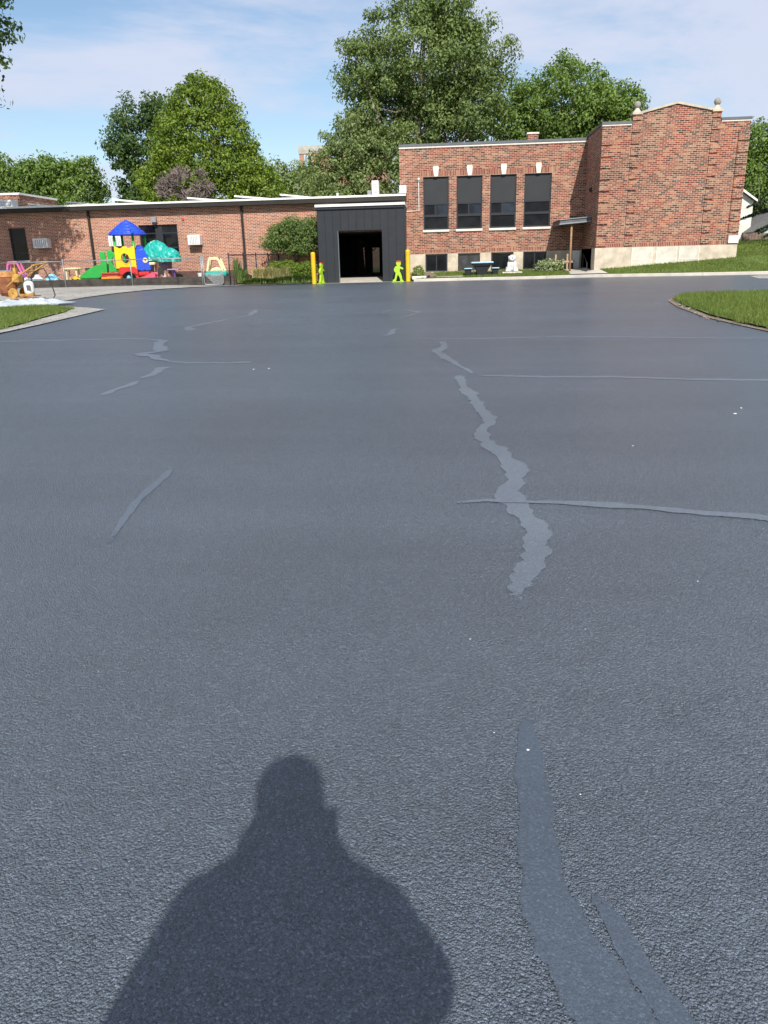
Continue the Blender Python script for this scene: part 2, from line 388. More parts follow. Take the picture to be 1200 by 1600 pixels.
# ------------------------------------------------------------------ ground
def gz(x, y):
    yy = y if y < 36 else 36+(y-36)*0
    return .25 + .015*yy + .065*sm(3, 7, x)*sm(15, 31, y) + .11*sm(-8, -13, x)*sm(23, 33, y)
def curb_y(x):
    pts = [(-40, 34.25), (2.2, 34.25), (4.5, 33.6), (6.7, 32.6), (9.5, 31.9), (12.6, 31.55), (18, 31.3), (60, 31.0)]
    for (a, ya), (b, yb) in zip(pts, pts[1:]):
        if a <= x <= b: return ya+(yb-ya)*(x-a)/(b-a)
    return 31
def sheet(name, poly, off, m, step=1.0, hf=gz, kind='structure', z_edge=None):
    bm = bmesh.new(); bv = [bm.verts.new((x, y, 0)) for x, y in poly]
    for tri in tessellate_polygon([[Vector((x, y, 0)) for x, y in poly]]): bm.faces.new([bv[i] for i in tri])
    x0, x1 = min(p[0] for p in poly), max(p[0] for p in poly); y0, y1 = min(p[1] for p in poly), max(p[1] for p in poly)
    for ax, a, b in ((0, x0, x1), (1, y0, y1)):
        k = math.ceil(a/step)*step
        while k < b:
            co = (k,0,0) if ax == 0 else (0,k,0); no = (1,0,0) if ax == 0 else (0,1,0)
            bmesh.ops.bisect_plane(bm, geom=bm.verts[:]+bm.edges[:]+bm.faces[:], plane_co=co, plane_no=no, dist=1e-5); k += step
    for v in bm.verts: v.co.z = hf(v.co.x, v.co.y)+off
    bmesh.ops.recalc_face_normals(bm, faces=bm.faces[:])
    if bm.faces and sum(f.normal.z for f in bm.faces) < 0: bmesh.ops.reverse_faces(bm, faces=bm.faces[:])
    me = bpy.data.meshes.new(name); bm.to_mesh(me); bm.free(); me.materials.append(M[m]); me.shade_smooth()
    o = bpy.data.objects.new(name, me); COL.objects.link(o); o['kind'] = kind; return o
xs = [-900,-400,-200,-100,-60]+list(range(-40, 61, 4))+[100,200,400,900]; ys = [-900,-400,-150,-60]+list(range(-30, 80, 4))+[110,200,400,900]
b = MB(); b.add([(x, y, gz(x, max(y, -30))-.08) for y in ys for x in xs], [(j*len(xs)+i, j*len(xs)+i+1, (j+1)*len(xs)+i+1, (j+1)*len(xs)+i) for j in range(len(ys)-1) for i in range(len(xs)-1)])
b.build('ground', 'turf', kind='structure', smooth=True)
sheet('parking_lot', [(-30,-26), (45,-26), (45,33.5), (12,34.2), (2.2,34.6), (-9,34.55), (-30,34.4)], 0, 'asphalt', 1.5)

rng = random.Random(5)
def ribbon(name, pts, w, m='sealer', jag=.25, fade=(.04, .04), off=.002, step=.07):
    P = []
    for (x0,y0), (x1,y1) in zip(pts, pts[1:]):
        n = max(1, int(math.hypot(x1-x0, y1-y0)/step)); P += [(x0+(x1-x0)*i/n, y0+(y1-y0)*i/n) for i in range(n)]
    P.append(pts[-1]); n = len(P); W = w if isinstance(w, list) else [w]*len(pts)
    vs = []; ja = jb = 0
    for i, (x, y) in enumerate(P):
        a, c = P[max(0, i-2)], P[min(n-1, i+2)]; dx, dy = c[0]-a[0], c[1]-a[1]; l = math.hypot(dx, dy) or 1; nx, ny = -dy/l, dx/l
        t = i/max(1, n-1)*(len(W)-1); k = min(int(t), len(W)-2); ww = W[k]+(W[k+1]-W[k])*(t-k)
        if i == 0 or i == n-1: ww *= .45
        ja = ja*.45+rng.uniform(-1, 1)*.8; jb = jb*.45+rng.uniform(-1, 1)*.8
        for sgn, j in ((-1, ja), (1, jb)):
            q = sgn*ww*.5*(1+jag*j); X, Y = x+nx*q, y+ny*q; vs.append((X, Y, gz(X, Y)+off))
    V5 = []; E5 = []; cols = (0, .3, .5, .7, 1)
    for i in range(n):
        a, c = Vector(vs[2*i]), Vector(vs[2*i+1]); u_ = i/(n-1); end = min(1, u_/max(fade[0], 2/n), (1-u_)/max(fade[1], 2/n))
        for t in cols: V5.append(tuple(a.lerp(c, t))); E5.append((0 if t in (0, 1) else 1)*end)
    mb = MB(); mb.add(V5, [(5*i+k+1, 5*i+k, 5*i+5+k, 5*i+6+k) for i in range(n-1) for k in range(4)])
    o = mb.build(name, m, kind='structure'); at = o.data.attributes.new('core', 'FLOAT', 'POINT'); at.data.foreach_set('value', E5); return o
ribbon('crack_seal', [(-8.66,12.99),(-7.67,12.96),(-6.55,12.98),(-5.41,13.04),(-4.89,12.9)], .16, jag=.4)
ribbon('crack_seal', [(-5.01,12.91),(-4.68,12.61),(-4.49,11.95),(-4.21,11.22),(-4.42,10.89),(-4.06,10.61),(-3.91,10.33),(-3.64,10.05)], [.10,.24,.2,.26,.2,.16,.1], jag=.5, off=.0045)
ribbon('crack_seal', [(-3.73,10.1),(-3.3,9.877),(-2.84,9.821),(-2.43,9.895)], .16, jag=.4)
ribbon('crack_seal', [(-3.55,9.578),(-3.46,8.881),(-3.51,8.604)], [.2,.15,.08], jag=.5)
ribbon('crack_seal', [(-3.48,8.512),(-3.46,8.282),(-3.5,7.868),(-3.48,7.548)], [.06,.14,.1,.14], jag=.5)
ribbon('crack_seal', [(-4.65,19.36),(-4.39,17.6),(-4.69,16.53),(-4.89,15.63),(-4.96,14.94),(-4.68,14.25)], [.12,.22,.12,.15,.22,.2], jag=.5)
ribbon('crack_seal', [(0,11.84),(0.0626,11.27),(-0.0892,10.75),(0.0444,10.05),(0.23,9.234),(0.353,8.604)], [.12,.17,.2,.15,.1,.08], jag=.5)
ribbon('crack_seal', [(0.176,8.558),(0.22,8.043),(0.254,7.512),(0.332,6.857),(0.401,6.224),(0.322,5.874),(0.313,5.498),(0.408,5.176),(0.467,4.696),(0.44,4.422),(0.388,4.113),(0.465,3.787),(0.499,3.577),(0.421,3.262),(0.326,2.922),(0.248,2.627)], [.11,.17,.13,.16,.17,.12,.13,.12,.15,.17,.15,.16,.14,.15,.14,.12], jag=.5, step=.05, fade=(.02,.12))
ribbon('crack_seal', [(0,4.016),(0.25,4.078),(0.5,4.051),(0.801,4.016),(1.09,3.954),(1.37,3.858),(1.66,3.787),(2.24,3.7),(4.4,3.5)], [.05,.08,.10,.10,.09,.09,.10,.10,.10], jag=.4, fade=(.07,.02), off=.0045)
ribbon('crack_seal', [(0.353,8.521),(1.17,8.328),(1.84,8.272),(2.57,8.043),(3.3,7.942),(5.27,7.731)], .13, jag=.35)
ribbon('crack_seal', [(-0.602,12.21),(0.701,12.09),(1.89,12.17),(2.99,11.89),(4.16,11.53),(5.01,11.46)], .13, jag=.4)
ribbon('crack_seal', [(-0.946,12.7),(-0.867,13.09),(-0.851,13.76),(-0.78,13.96)], [.1,.15,.1,.15], jag=.5)
ribbon('crack_seal', [(-0.909,18.54),(-0.498,17.53),(-0.662,16.73),(-0.898,16.08)], [.06,.14,.1,.1], jag=.5)
ribbon('crack_seal', [(-1.34,17.53),(-1.16,18.54)], .1, jag=.5)
ribbon('crack_seal', [(-4.17,23.23),(-4.62,21.86),(-5.81,20.91),(-7.51,21.23)], [.08,.12,.1,.08], jag=.5)
ribbon('crack_seal', [(-3.39,21.65),(-1.13,22.6),(1.89,22.7),(4.72,22.17)], .13, jag=.5)
ribbon('crack_seal', [(2.52,28.14),(2.88,25.93),(3.44,24.63)], .16, jag=.5)
ribbon('crack_seal', [(-1.80,4.86),(-1.79,4.5),(-1.77,4.05),(-1.70,3.6),(-1.58,3.1)], [.05,.07,.07,.06,.05], 'sealer_soft', jag=.35, fade=(.15,.7))
ribbon('crack_seal', [(0.256,2.03),(0.247,1.875),(0.243,1.763),(0.23,1.523),(0.229,1.326),(0.263,1.172),(0.327,1.035),(0.424,0.8476)], [.05,.09,.1,.11,.13,.17,.21,.24], 'sealer_near', jag=.22, fade=(.12,.02), step=.03)
ribbon('crack_seal', [(0.319,1.411),(0.34,1.326),(0.361,1.257),(0.395,1.137),(0.441,1.018),(0.509,0.8476)], [.03,.06,.065,.08,.1,.12], 'sealer_near', jag=.2, step=.03, off=.0028, fade=(.3,.02))

# bright chips lying on the fresh coat
for i, (x, y, r, lb) in enumerate([(0.243,1.84,0.0036,'white chip lying on the smooth seal band'), (-1.18,2.22,0.0024,None), (2.4,6.323,0.012,None), (2.53,6.549,0.011,None), (0.53,2.566,0.0024,None), (1.07,3,0.0036,None), (0.103,2.479,0.0024,None), (1.34,5.292,0.0072,None), (-2.3,9.206,0.012,None), (-2.12,9.252,0.012,None), (0.153,1.918,0.0024,None), (0.358,1.66,0.0024,None)]):
    mb = MB(); q = random.Random(i); n = 6
    mb.lathe((x, y, gz(x, y)+.002), [(r*.9, 0), (r*1.1, r*.25), (r*.5, r*.5)], n, q.uniform(.7, 1.2), q.uniform(.7, 1.2))
    tag(mb.build('stone_chip', 'white_plastic'), lb or 'tiny white chip lying loose on the sealed asphalt', 'chip', 'white chips on the asphalt')

# left verge: gravel, turf ; right: turf island ; curbs
GRAVEL = [(-8.2,8.8),(-8.51,14.37),(-8.62,16.05),(-8.84,18.33),(-9.06,20.5),(-9.87,21.31),(-10.72,21.92),(-11.47,22.26),(-12.26,23.03),(-12.31,23.7),(-12.38,26.35),(-12.1,28.42),(-11.42,30.56),(-10.41,32.3),(-9.3,33.7),(-7.5,34.15),(-5.44,34.36),(-5.4,34.6),(-8.5,34.76),(-9.01,35.05),(-30,35.05),(-28,8.8)]
sheet('gravel_strip', GRAVEL, .022, 'gravel', 1.0)
TURF_L = [(-8.6,8.8),(-8.85,14.4),(-9.0,15.9),(-9.43,17.8),(-9.75,19.6),(-10.2,20.9),(-11.2,21.9),(-12.6,22.6),(-28,23.0),(-28,8.8)]
TURF_R = [(5.03,7.0),(5.13,12.3),(5.07,13.4),(5.03,14.95),(5.28,17.4),(5.58,19.2),(6.16,20.5),(6.9,20.98),(7.6,21.02),(42,21.0),(39,7.0)]
sheet('verge_soil', [(4.9,7.0),(5.0,12.26),(4.93,13.4),(4.88,14.9),(5.1,17.38),(5.42,19.3),(6.05,20.75),(6.87,21.18),(7.6,21.22),(42,21.2),(39,7.0)], .014, 'soil', 1.0)
def turf_h(x, y): return gz(x, y)
sheet('verge_turf', TURF_L, .05, 'turf', 1.0); sheet('island_turf', TURF_R, .045, 'turf', 1.0)

def lawn_z(x, y):
    c = curb_y(x)+.2; z0 = gz(x, c)+.125
    if x < 6.4: yb, zb = 37, 1.09
    else: yb, zb = 33.8, 1.09+min(1.0, (x-6.4)*.062)
    t = (y-c)/(yb-c)
    if t <= 1: return z0+(zb-z0)*max(0, t)
    return zb+min(1.1, (y-yb)*.018)
LAWN = [(x, curb_y(x)+.17) for x in (-1.1, 0, 1, 2.2, 3.3, 4.5, 5.6, 6.7, 8, 9.5, 11, 12.6, 15, 18, 30, 60)]
sheet('lawn', LAWN+[(60,36.95),(13,36.95),(-1.1,36.95)], .0, 'turf', .75, lawn_z)
sheet('far_lawn', [(12.3,36.9),(60,36.9),(60,90),(12.3,90)], -.003, 'turf', 3, lawn_z)
sheet('soil_bed', [(-1.45,34.45),(-.45,34.45),(-.2,35.3),(-.5,36.98),(-1.45,36.98)], .02, 'soil', .5, lambda x, y: lawn_z(max(x, -1), y))
sheet('entrance_walk', [(5.35,33.35),(6.75,32.75),(6.5,34.2),(6.37,36.98),(5.45,36.98),(5.5,35)], .022, 'concrete', .5, lawn_z)
def curb(name, X, h, w, label=None):
    mb = MB(); vs = []
    for x in X:
        y = curb_y(x); z = gz(x, y)
        vs += [(x,y,z-.1),(x,y+.01,z+h-.015),(x,y+.025,z+h),(x,y+w,z+h),(x,y+w,z-.1)]
    mb.add(vs, [(5*i+k, 5*i+5+k, 5*i+6+k, 5*i+1+k) for i in range(len(X)-1) for k in range(4)])
    return mb.build(name, 'concrete', kind='structure')
for a, bb in ((-1.2, 1.7), (1.71, 4.4), (4.41, 7.2), (7.21, 10.2), (10.21, 13.2), (13.21, 18), (18.01, 30)):
    curb('kerb', [a+(bb-a)*i/6 for i in range(7)], .115, .17)
sheet('driveway_apron', [(12.4,31.4),(11.3,30.0),(10.95,28.2),(11.6,27.6),(40,27.6),(40,30.9),(18,31.15)], .010, 'gravel', 1.0)
sheet('threshold_slab', [(-5.5,34.3),(-1.25,34.3),(-1.25,34.62),(-5.5,34.62)], .012, 'concrete', .5)
# broken crumbs of asphalt and soil along the island edge
R5 = random.Random(8)
for i in range(80):
    t = R5.random(); y = 12.0+t*7.1; x = np.interp(y, [12.0,13.47,15.03,17.42,19.3], [5.03,4.96,4.91,5.13,5.46])+R5.gauss(.06,.09); r = R5.choice([.012,.018,.022,.03,.045])
    mb = MB(); mb.lathe((x, y, gz(x, y)), [(r*.8, 0), (r, r*.35), (r*.55, r*.8)], 6, R5.uniform(.7,1.4), R5.uniform(.7,1.2))
    tag(mb.build('rubble_stone', R5.choice(['stone_grey','bark_dark','soil','timber_old'])), 'crumbled stone lying along the edge of the grass island', 'stone', 'crumbled stones on the island edge')

# grass blades
def inpoly(px, py, poly):
    c = np.zeros(len(px), bool); j = len(poly)-1
    for i in range(len(poly)):
        xi, yi = poly[i]; xj, yj = poly[j]
        m = ((yi > py) != (yj > py)) & (px < (xj-xi)*(py-yi)/(yj-yi+1e-12)+xi); c ^= m; j = i
    return c
def blades(name, poly, bounds, n, h, w, m, hf, off, label, seed, parent=None, cat='grass'):
    r = np.random.default_rng(seed); x = r.uniform(bounds[0], bounds[1], n); y = r.uniform(bounds[2], bounds[3], n)
    k = inpoly(x, y, poly); x, y = x[k], y[k]
    den = np.sin(x*1.7+np.sin(y*1.3)*1.4)*np.sin(y*1.1+1.3*np.sin(x*.9)); k = r.random(len(x)) < .72+.28*den; x, y = x[k], y[k]; n = len(x)
    z = np.array([hf(a, b_) for a, b_ in zip(x, y)])+off-.01
    hh = h*r.uniform(.5, 1.35, n)*(1+.25*np.sin(x*2.3)*np.cos(y*1.9)); a = r.uniform(0, 2*np.pi, n); le = r.uniform(0, .7, n)*hh; la = r.uniform(0, 2*np.pi, n)
    ww = w*r.uniform(.6, 1.4, n); B = np.stack([x, y, z], 1); d = np.stack([np.cos(a)*ww/2, np.sin(a)*ww/2, 0*a], 1)
    T = B+np.stack([np.cos(la)*le, np.sin(la)*le, hh], 1); V = np.stack([B-d, B+d, T], 1).reshape(-1, 3)
    o = fast(name, V, np.arange(3*n).reshape(-1, 3), m, parent)
    o['kind'] = 'stuff'; o['label'] = label; o['category'] = cat; return o
def jitter(poly, amp, seed, step=.18):
    q = random.Random(seed); out = []
    for (x0, y0), (x1, y1) in zip(poly, poly[1:]+poly[:1]):
        n = max(1, min(80, int(math.hypot(x1-x0, y1-y0)/step))); out += [(x0+(x1-x0)*i/n+q.uniform(-1,1)*amp, y0+(y1-y0)*i/n+q.uniform(-1,1)*amp) for i in range(n)]
    return out
blades('grass', jitter(TURF_R, .12, 1), (4.8, 13, 9.5, 21.4), 230000, .085, .013, 'grass', gz, .045, 'bright green grass on the island beside the asphalt', 1)
blades('grass', jitter(TURF_L, .14, 2), (-16, -8.8, 11.5, 23), 150000, .075, .014, 'grass', gz, .05, 'green grass verge in front of the rusty kettle', 2)
LP = LAWN+[(60,36.9),(12.2,36.9),(12.2,33.75),(6.4,33.75),(6.4,36.9),(-1.1,36.9)]
WALK = [(5.35,33.35),(6.75,32.75),(6.5,34.2),(6.37,36.98),(5.45,36.98),(5.5,35)]
blades('grass', [p for p in LAWN if p[0] < 5.4]+[(5.35,33.4),(5.5,35),(5.4,36.9),(-.4,36.9),(-.1,35.2),(-.4,34.5)], (-.9, 5.6, 33, 37), 42000, .07, .022, 'grass', lawn_z, 0, 'short lawn under the tall dark windows', 3)
blades('grass', [(6.8,32.75)]+[p for p in LAWN if p[0] > 6.8]+[(60,36.9),(12.2,36.9),(12.2,33.75),(6.6,33.75)], (6.5, 22, 31, 37), 130000, .075, .022, 'grass', lawn_z, 0, 'sloping lawn below the blank brick gable wall', 4)
blades('grass', [(12.3,36.9),(32,36.9),(32,60),(12.3,60)], (12.3, 26, 36.9, 60), 60000, .10, .05, 'grass', lawn_z, 0, 'lawn running back towards the white house', 6)

# ------------------------------------------------------------------ hall with tall windows
hall = thing('brick_hall', (2.2, 42, .7), 'red brick hall with four tall dark windows and pale keystones', 'building')
HW = [(-.82, .33), (.685, 1.84), (2.19, 3.35), (3.70, 4.90)]; BWN = [(-.74, .28), (.76, 1.78), (2.28, 3.30), (3.74, 4.79)]
mb = MB(); facade(mb, -1.88, 6.375, 1.90, 6.36, 37, [(a, b_, 2.95, 5.18) for a, b_ in HW])
mb.add([(-1.88,37,.6),(-1.88,47,.6),(-1.88,47,6.36),(-1.88,37,6.36),(6.375,37,.6),(6.375,47,.6),(6.375,47,6.36),(6.375,37,6.36)], [(1,0,3,2),(4,5,6,7),(5,1,2,6)])
mb.build('wall', 'brick_old', hall)
mb = MB(); facade(mb, -1.872, 6.37, .6, 1.90, 36.985, [(a, b_, 1.12, 1.896) for a, b_ in BWN], .16); mb.add([(-1.872,36.985,1.9),(6.37,36.985,1.9),(6.37,37,1.9),(-1.872,37,1.9)], [(0,1,2,3)])
mb.build('foundation', 'limestone', hall)
MB().box(-1.9, 6.37, 36.94, 37.35, 6.44, 6.54).box(-1.89, 6.37, 37.35, 47, 6.36, 6.42).build('coping', 'coping', hall)
MB().box(-1.89, 6.37, 36.965, 37.3, 6.365, 6.437).build('coping_stone', 'pale_stone', hall)
for i, (a, b_) in enumerate(HW):
    z0, z1, y = 2.95, 5.18, 37.07
    w = MB().box(a, a+.06, y, y+.09, z0, z1).box(b_-.06, b_, y, y+.09, z0, z1).box(a+.06, b_-.06, y, y+.09, z1-.05, z1).box(a+.06, b_-.06, y, y+.09, z0, z0+.07)\
        .box(a+.06, b_-.06, y, y+.09, 4.02, 4.10).box(a+.06, b_-.06, y-.015, y+.09, 3.50, 3.60).build('window', 'frame_metal', hall)
    MB().box(a+.06, b_-.06, y+.02, y+.07, 4.10, z1-.05).build('infill_panel', 'shade_panel', w)
    if i < 3:
        xm = a+.06+(b_-a-.12)*.46
        MB().box(xm-.02, xm+.02, y+.005, y+.09, 3.60, 4.02).build('mullion', 'frame_metal', w)
        MB().box(a+.06, xm-.02, y+.05, y+.06, 3.60, 4.02).build('pane', 'glass', w)
        MB().box(xm+.02, b_-.06, y+.03, y+.04, 3.60, 4.02).build('pane', 'glass_blue', w)
    else: MB().box(a+.06, b_-.06, y+.05, y+.06, 3.60, 4.02).build('pane', 'glass', w)
    MB().box(a+.06, b_-.06, y+.045, y+.055, 3.02, 3.50).build('pane', 'glass', w)
    MB().box(a-.03, b_+.03, 36.94, 37.07, 2.85, 2.949).build('sill', 'pale_stone', hall, bevel=.008)
    c = (a+b_)/2
    MB().box(a-.14, b_+.14, 36.99, 36.999, 5.185, 5.43).build('soldier_course', 'brick_soldier', hall)
    MB().prism([(c-.085,5.181),(c+.085,5.181),(c+.135,5.50),(c+.12,5.60),(c+.07,5.62),(c,5.60),(c-.07,5.62),(c-.12,5.60),(c-.135,5.50)], 36.94, 36.988).build('keystone', 'pale_stone', hall, bevel=.01)
for i, (a, b_) in enumerate(BWN):
    z0, z1, y = 1.12, 1.895, 37.04; fm = 'frame_metal' if i in (0, 3) else 'timber_old'; xm = (a+b_)/2
    w = MB().box(a, a+.06, y, y+.08, z0, z1).box(b_-.06, b_, y, y+.08, z0, z1).box(a+.06, b_-.06, y, y+.08, z1-.06, z1).box(a+.06, b_-.06, y, y+.08, z0, z0+.06).build('basement_window', fm, hall)
    if i in (0, 3):
        MB().box(xm-.025, xm+.025, y, y+.08, z0+.06, z1-.06).build('mullion', 'frame_metal', w)
        MB().box(a+.06, xm-.025, y+.04, y+.05, z0+.06, z1-.06).build('pane', 'glass', w); MB().box(xm+.025, b_-.06, y+.04, y+.05, z0+.06, z1-.06).build('pane', 'glass', w)
    else: MB().box(a+.06, b_-.06, y+.04, y+.05, z0+.06, z1-.06).build('pane', 'glass_grey' if i == 1 else 'glass', w)
    MB().box(a-.1, b_+.1, 36.99, 36.999, 1.915, 2.10).build('soldier_course', 'brick_soldier', hall)
ch = MB().box(3.98, 4.47, 39, 39.5, 6.42, 7.05).build('chimney', 'brick_old', hall); MB().box(3.95, 4.50, 38.97, 39.53, 7.05, 7.12).build('chimney_cap', 'pale_stone', ch)
MB().tube([(-1.02,36.975,5.05),(-1.02,36.975,3.78),(-1.6,36.975,3.76)], .018, 6).build('conduit', 'white_trim', hall)
MB().sphere((-1.02,36.93,5.1), .055).box(-1.06,-.98,36.94,36.999,5.0,5.09).build('security_camera', 'white_plastic', hall, smooth=True)

# canopy and service door in the corner
can = thing('door_canopy', (5.7, 36, 1.1), 'grey flat canopy on a rusty brown post in the building corner', 'canopy')
MB().prism([(5.05,2.92),(6.36,3.0),(6.36,3.20),(5.05,3.11)], 34.95, 36.98).build('roof_slab', 'coping', can)
MB().prism([(5.02,2.93),(6.36,3.02),(6.36,3.06),(5.02,2.97)], 34.90, 34.948).build('edge_trim', 'galv', can)
MB().prism([(5.04,3.112),(6.36,3.202),(6.36,3.23),(5.04,3.14)], 34.90, 36.97).build('roof_sheet', 'galv', can)
MB().tube([(5.58,35.1,1.0),(5.57,35.1,2.94)], .045, 10).build('post', 'wood_post', can, smooth=True)
d = thing('service_door', (6.05, 36.9, 1.0), 'pale grey basement door in the shaded corner', 'door')
MB().box(5.98, 6.28, 36.93, 36.98, 1.05, 1.88).build('door_leaf', 'white_plastic', d); MB().sphere((6.03,36.9,1.45), .03).build('door_knob', 'galv', d)
g = thing('stair_guard', (5.6, 36.4, 1.05), 'weathered timber guard frame beneath the canopy', 'guard rail')
for x in (5.1, 5.62): MB().box(x, x+.07, 36.35, 36.42, 1.03, 1.75).build('post', 'pallet_wood', g)
MB().box(5.0, 5.9, 36.32, 36.349, 1.38, 1.46).build('rail', 'pallet_wood', g)
MB().box(5.2, 5.95, 36.5, 36.58, 1.04, 1.36).build('panel', 'timber_old', g)
MB().tube([(6.18,34.4,1.05),(6.18,34.4,1.35),(6.32,36.2,1.75),(6.32,36.2,1.05)], .02, 6).build('handrail', 'rubber', None)
tag(bpy.data.objects['handrail'], 'black sloping handrail beside the service door', 'handrail')
MB().box(6.325, 6.372, 35.3, 35.42, 4.2, 4.4).box(6.27,6.325,35.32,35.40,4.24,4.36).build('wall_lamp', 'frame_metal'); tag(bpy.data.objects['wall_lamp'], 'small dark lamp on the shaded brick return wall', 'lamp')

# ------------------------------------------------------------------ gable block
gab = thing('brick_gable_block', (9.2, 40, .8), 'tall blank red brick block with low gable and ball finials', 'building')
X0, X1, YF = 6.38, 12.08, 33.8
mb = MB()
mb.add([(X0,YF,.7),(X0,YF,6.54),(7.55,YF,6.54),(7.55,YF,6.86),(9.21,YF,7.18),(10.92,YF,6.86),(10.92,YF,6.54),(X1,YF,6.54),(X1,YF,.7)], [tuple(range(8, -1, -1))])
mb.add([(7.55,YF,6.54),(7.55,YF,6.86),(9.21,YF,7.18),(10.92,YF,6.86),(10.92,YF,6.54),(7.55,34.15,6.54),(7.55,34.15,6.86),(9.21,34.15,7.18),(10.92,34.15,6.86),(10.92,34.15,6.54)], [(0,1,6,5),(4,9,8,3),(5,6,7,8,9),(1,2,7,6),(2,3,8,7)])
mb.add([(X0,YF,.7),(X0,48,.7),(X0,48,6.54),(X0,YF,6.54),(X1,YF,.7),(X1,48,.7),(X1,48,6.54),(X1,YF,6.54)], [(0,3,2,1),(4,5,6,7),(1,2,6,5),(3,7,6,2)])
mb.build('wall', 'brick_old', gab)
MB().box(X0-.03, 7.53, YF-.04, 34.1, 6.55, 6.65).box(X0-.03, X0+.3, 34.1, 48, 6.55, 6.65).build('coping', 'coping', gab)
MB().box(10.95, X1+.03, YF-.04, 34.1, 6.55, 6.65).box(X1-.3, X1+.03, 34.1, 48, 6.55, 6.65).build('coping', 'coping', gab)
MB().box(X0-.01, 7.52, YF-.025, 34, 6.50, 6.549).build('coping_stone', 'pale_stone', gab); MB().box(10.96, X1+.01, YF-.025, 34, 6.50, 6.549).build('coping_stone', 'pale_stone', gab)
for sg in (-1, 1):
    a, b_ = ((7.86, 6.90), (9.21, 7.16)) if sg < 0 else ((10.61, 6.90), (9.21, 7.16))
    MB().prism([(a[0],a[1]),(b_[0]-.003*-sg*0,b_[1]+.035),(b_[0],b_[1]+.115),(a[0],a[1]+.08)], YF-.06, 34.18).build('gable_coping', 'limestone', gab)
proto = None
for cx, wd in ((X0+.21, .42), (7.70, .32), (10.76, .32), (X1-.21, .42)):
    z = 1.99; k = 0; top = 6.47 if abs(cx-9.2) > 2 else 6.86
    base = MB().box(cx-wd/2, cx+wd/2, YF-.05, YF-.001, 0, .355).build('pilaster_block', 'brick_old', gab, bevel=.006)
    base.location.z = z; zz_ = z+.425
    while zz_+.355 < top:
        c = base.copy(); COL.objects.link(c); c.location.z = zz_; zz_ += .425
    if top > 6.6: MB().box(cx-wd/2, cx+wd/2, YF-.048, YF-.001, zz_+.0, top-.01).build('pilaster_block', 'brick_old', gab)
for cx in (7.70, 10.76):
    f = MB().box(cx-.20, cx+.20, YF-.1, YF+.28, 6.862, 6.96).lathe((cx, YF+.09, 6.96), [(.17,0),(.13,.05),(.09,.10),(.065,.16)], 14).build('finial_base', 'limestone', gab, smooth=False)
    MB().sphere((cx, YF+.09, 7.225), .135, 16, 12).build('finial_ball', 'stone_grey', f, smooth=True)
mb = MB(); mb.box(X0-.012, X1+.012, YF-.02, 34.5, .6, 1.935); mb.build('foundation', 'limestone', gab)
MB().box(X0+.0, X0-.012, YF+.75, 47, .6, 1.93).box(X0-.012, X0-.001, 34.5, 36.98, .6, 1.93).build('side_foundation', 'grey_concrete', gab)
for a, b_ in ((7.86, 8.72), (8.86, 9.70), (9.78, 10.60)):
    p = MB().box(a, b_, YF-.032, YF-.02, .9, 1.91).build('infill_panel', 'patch_concrete', gab)
    MB().box(a, a+.03, YF-.04, YF-.032, .9, 1.9).box(b_-.03, b_, YF-.04, YF-.032, .9, 1.9).box(a+.03, b_-.03, YF-.039, YF-.032, 1.42, 1.45).build('panel_edge', 'pale_stone', p)
MB().box(11.70, X1+.02, YF-.065, YF+.2, 1.99, 2.28).build('corner_stone', 'white_trim', gab)
MB().box(X0+.42, X1-.42, YF-.008, YF-.0012, 1.94, 2.10).build('soldier_course', 'brick_soldier', gab)

# ------------------------------------------------------------------ low wing
wing = thing('low_wing', (-14, 42, .8), 'long low orange brick wing with white roof edge', 'building')
W1 = (-20.50, -19.68, 2.10, 3.56); W2 = (-14.15, -12.30, 2.0, 3.52); DR = (-5.30, -2.56, .77, 2.95)
mb = MB(); facade(mb, -30, -1.60, .6, 4.22, 36.85, [W1, W2, DR], .16)
mb.add([(-1.6,36.85,.6),(-1.6,36.99,.6),(-1.6,36.99,4.22),(-1.6,36.85,4.22)], [(0,1,2,3)])
mb.add([(-30,36.85,.6),(-30,49,.6),(-30,49,4.22),(-30,36.85,4.22)], [(0,3,2,1)]); facade(mb, -30, -1.89, .6, 4.22, 49, [(-5.40, -3.50, .77, 2.95)], -.2)
mb.build('wall', 'brick_new', wing)
MB().box(-30, -1.9, 36.6, 49, 4.40, 4.44).build('roof', 'roof_gravel', wing)
MB().box(-30.2, -1.58, 36.45, 36.85, 4.215, 4.395).build('fascia', 'brown_trim', wing)
MB().box(-30.2, -1.58, 36.42, 36.75, 4.397, 4.475).build('roof_edge', 'white_trim', wing)
MB().box(-1.86, -1.56, 36.40, 36.95, 4.502, 4.82).build('edge_upstand', 'white_trim', wing)
for x in (-16.47, -9.18):
    ds = MB().box(x-.05, x+.05, 36.75, 36.845, 1.25, 4.215).build('downspout', 'brown_trim', wing)
    MB().prism([(x-.05,1.25),(x+.05,1.25),(x+.38,1.07),(x+.38,.99),(x+.02,1.12)], 36.75, 36.845).build('spout_shoe', 'brown_trim', ds)
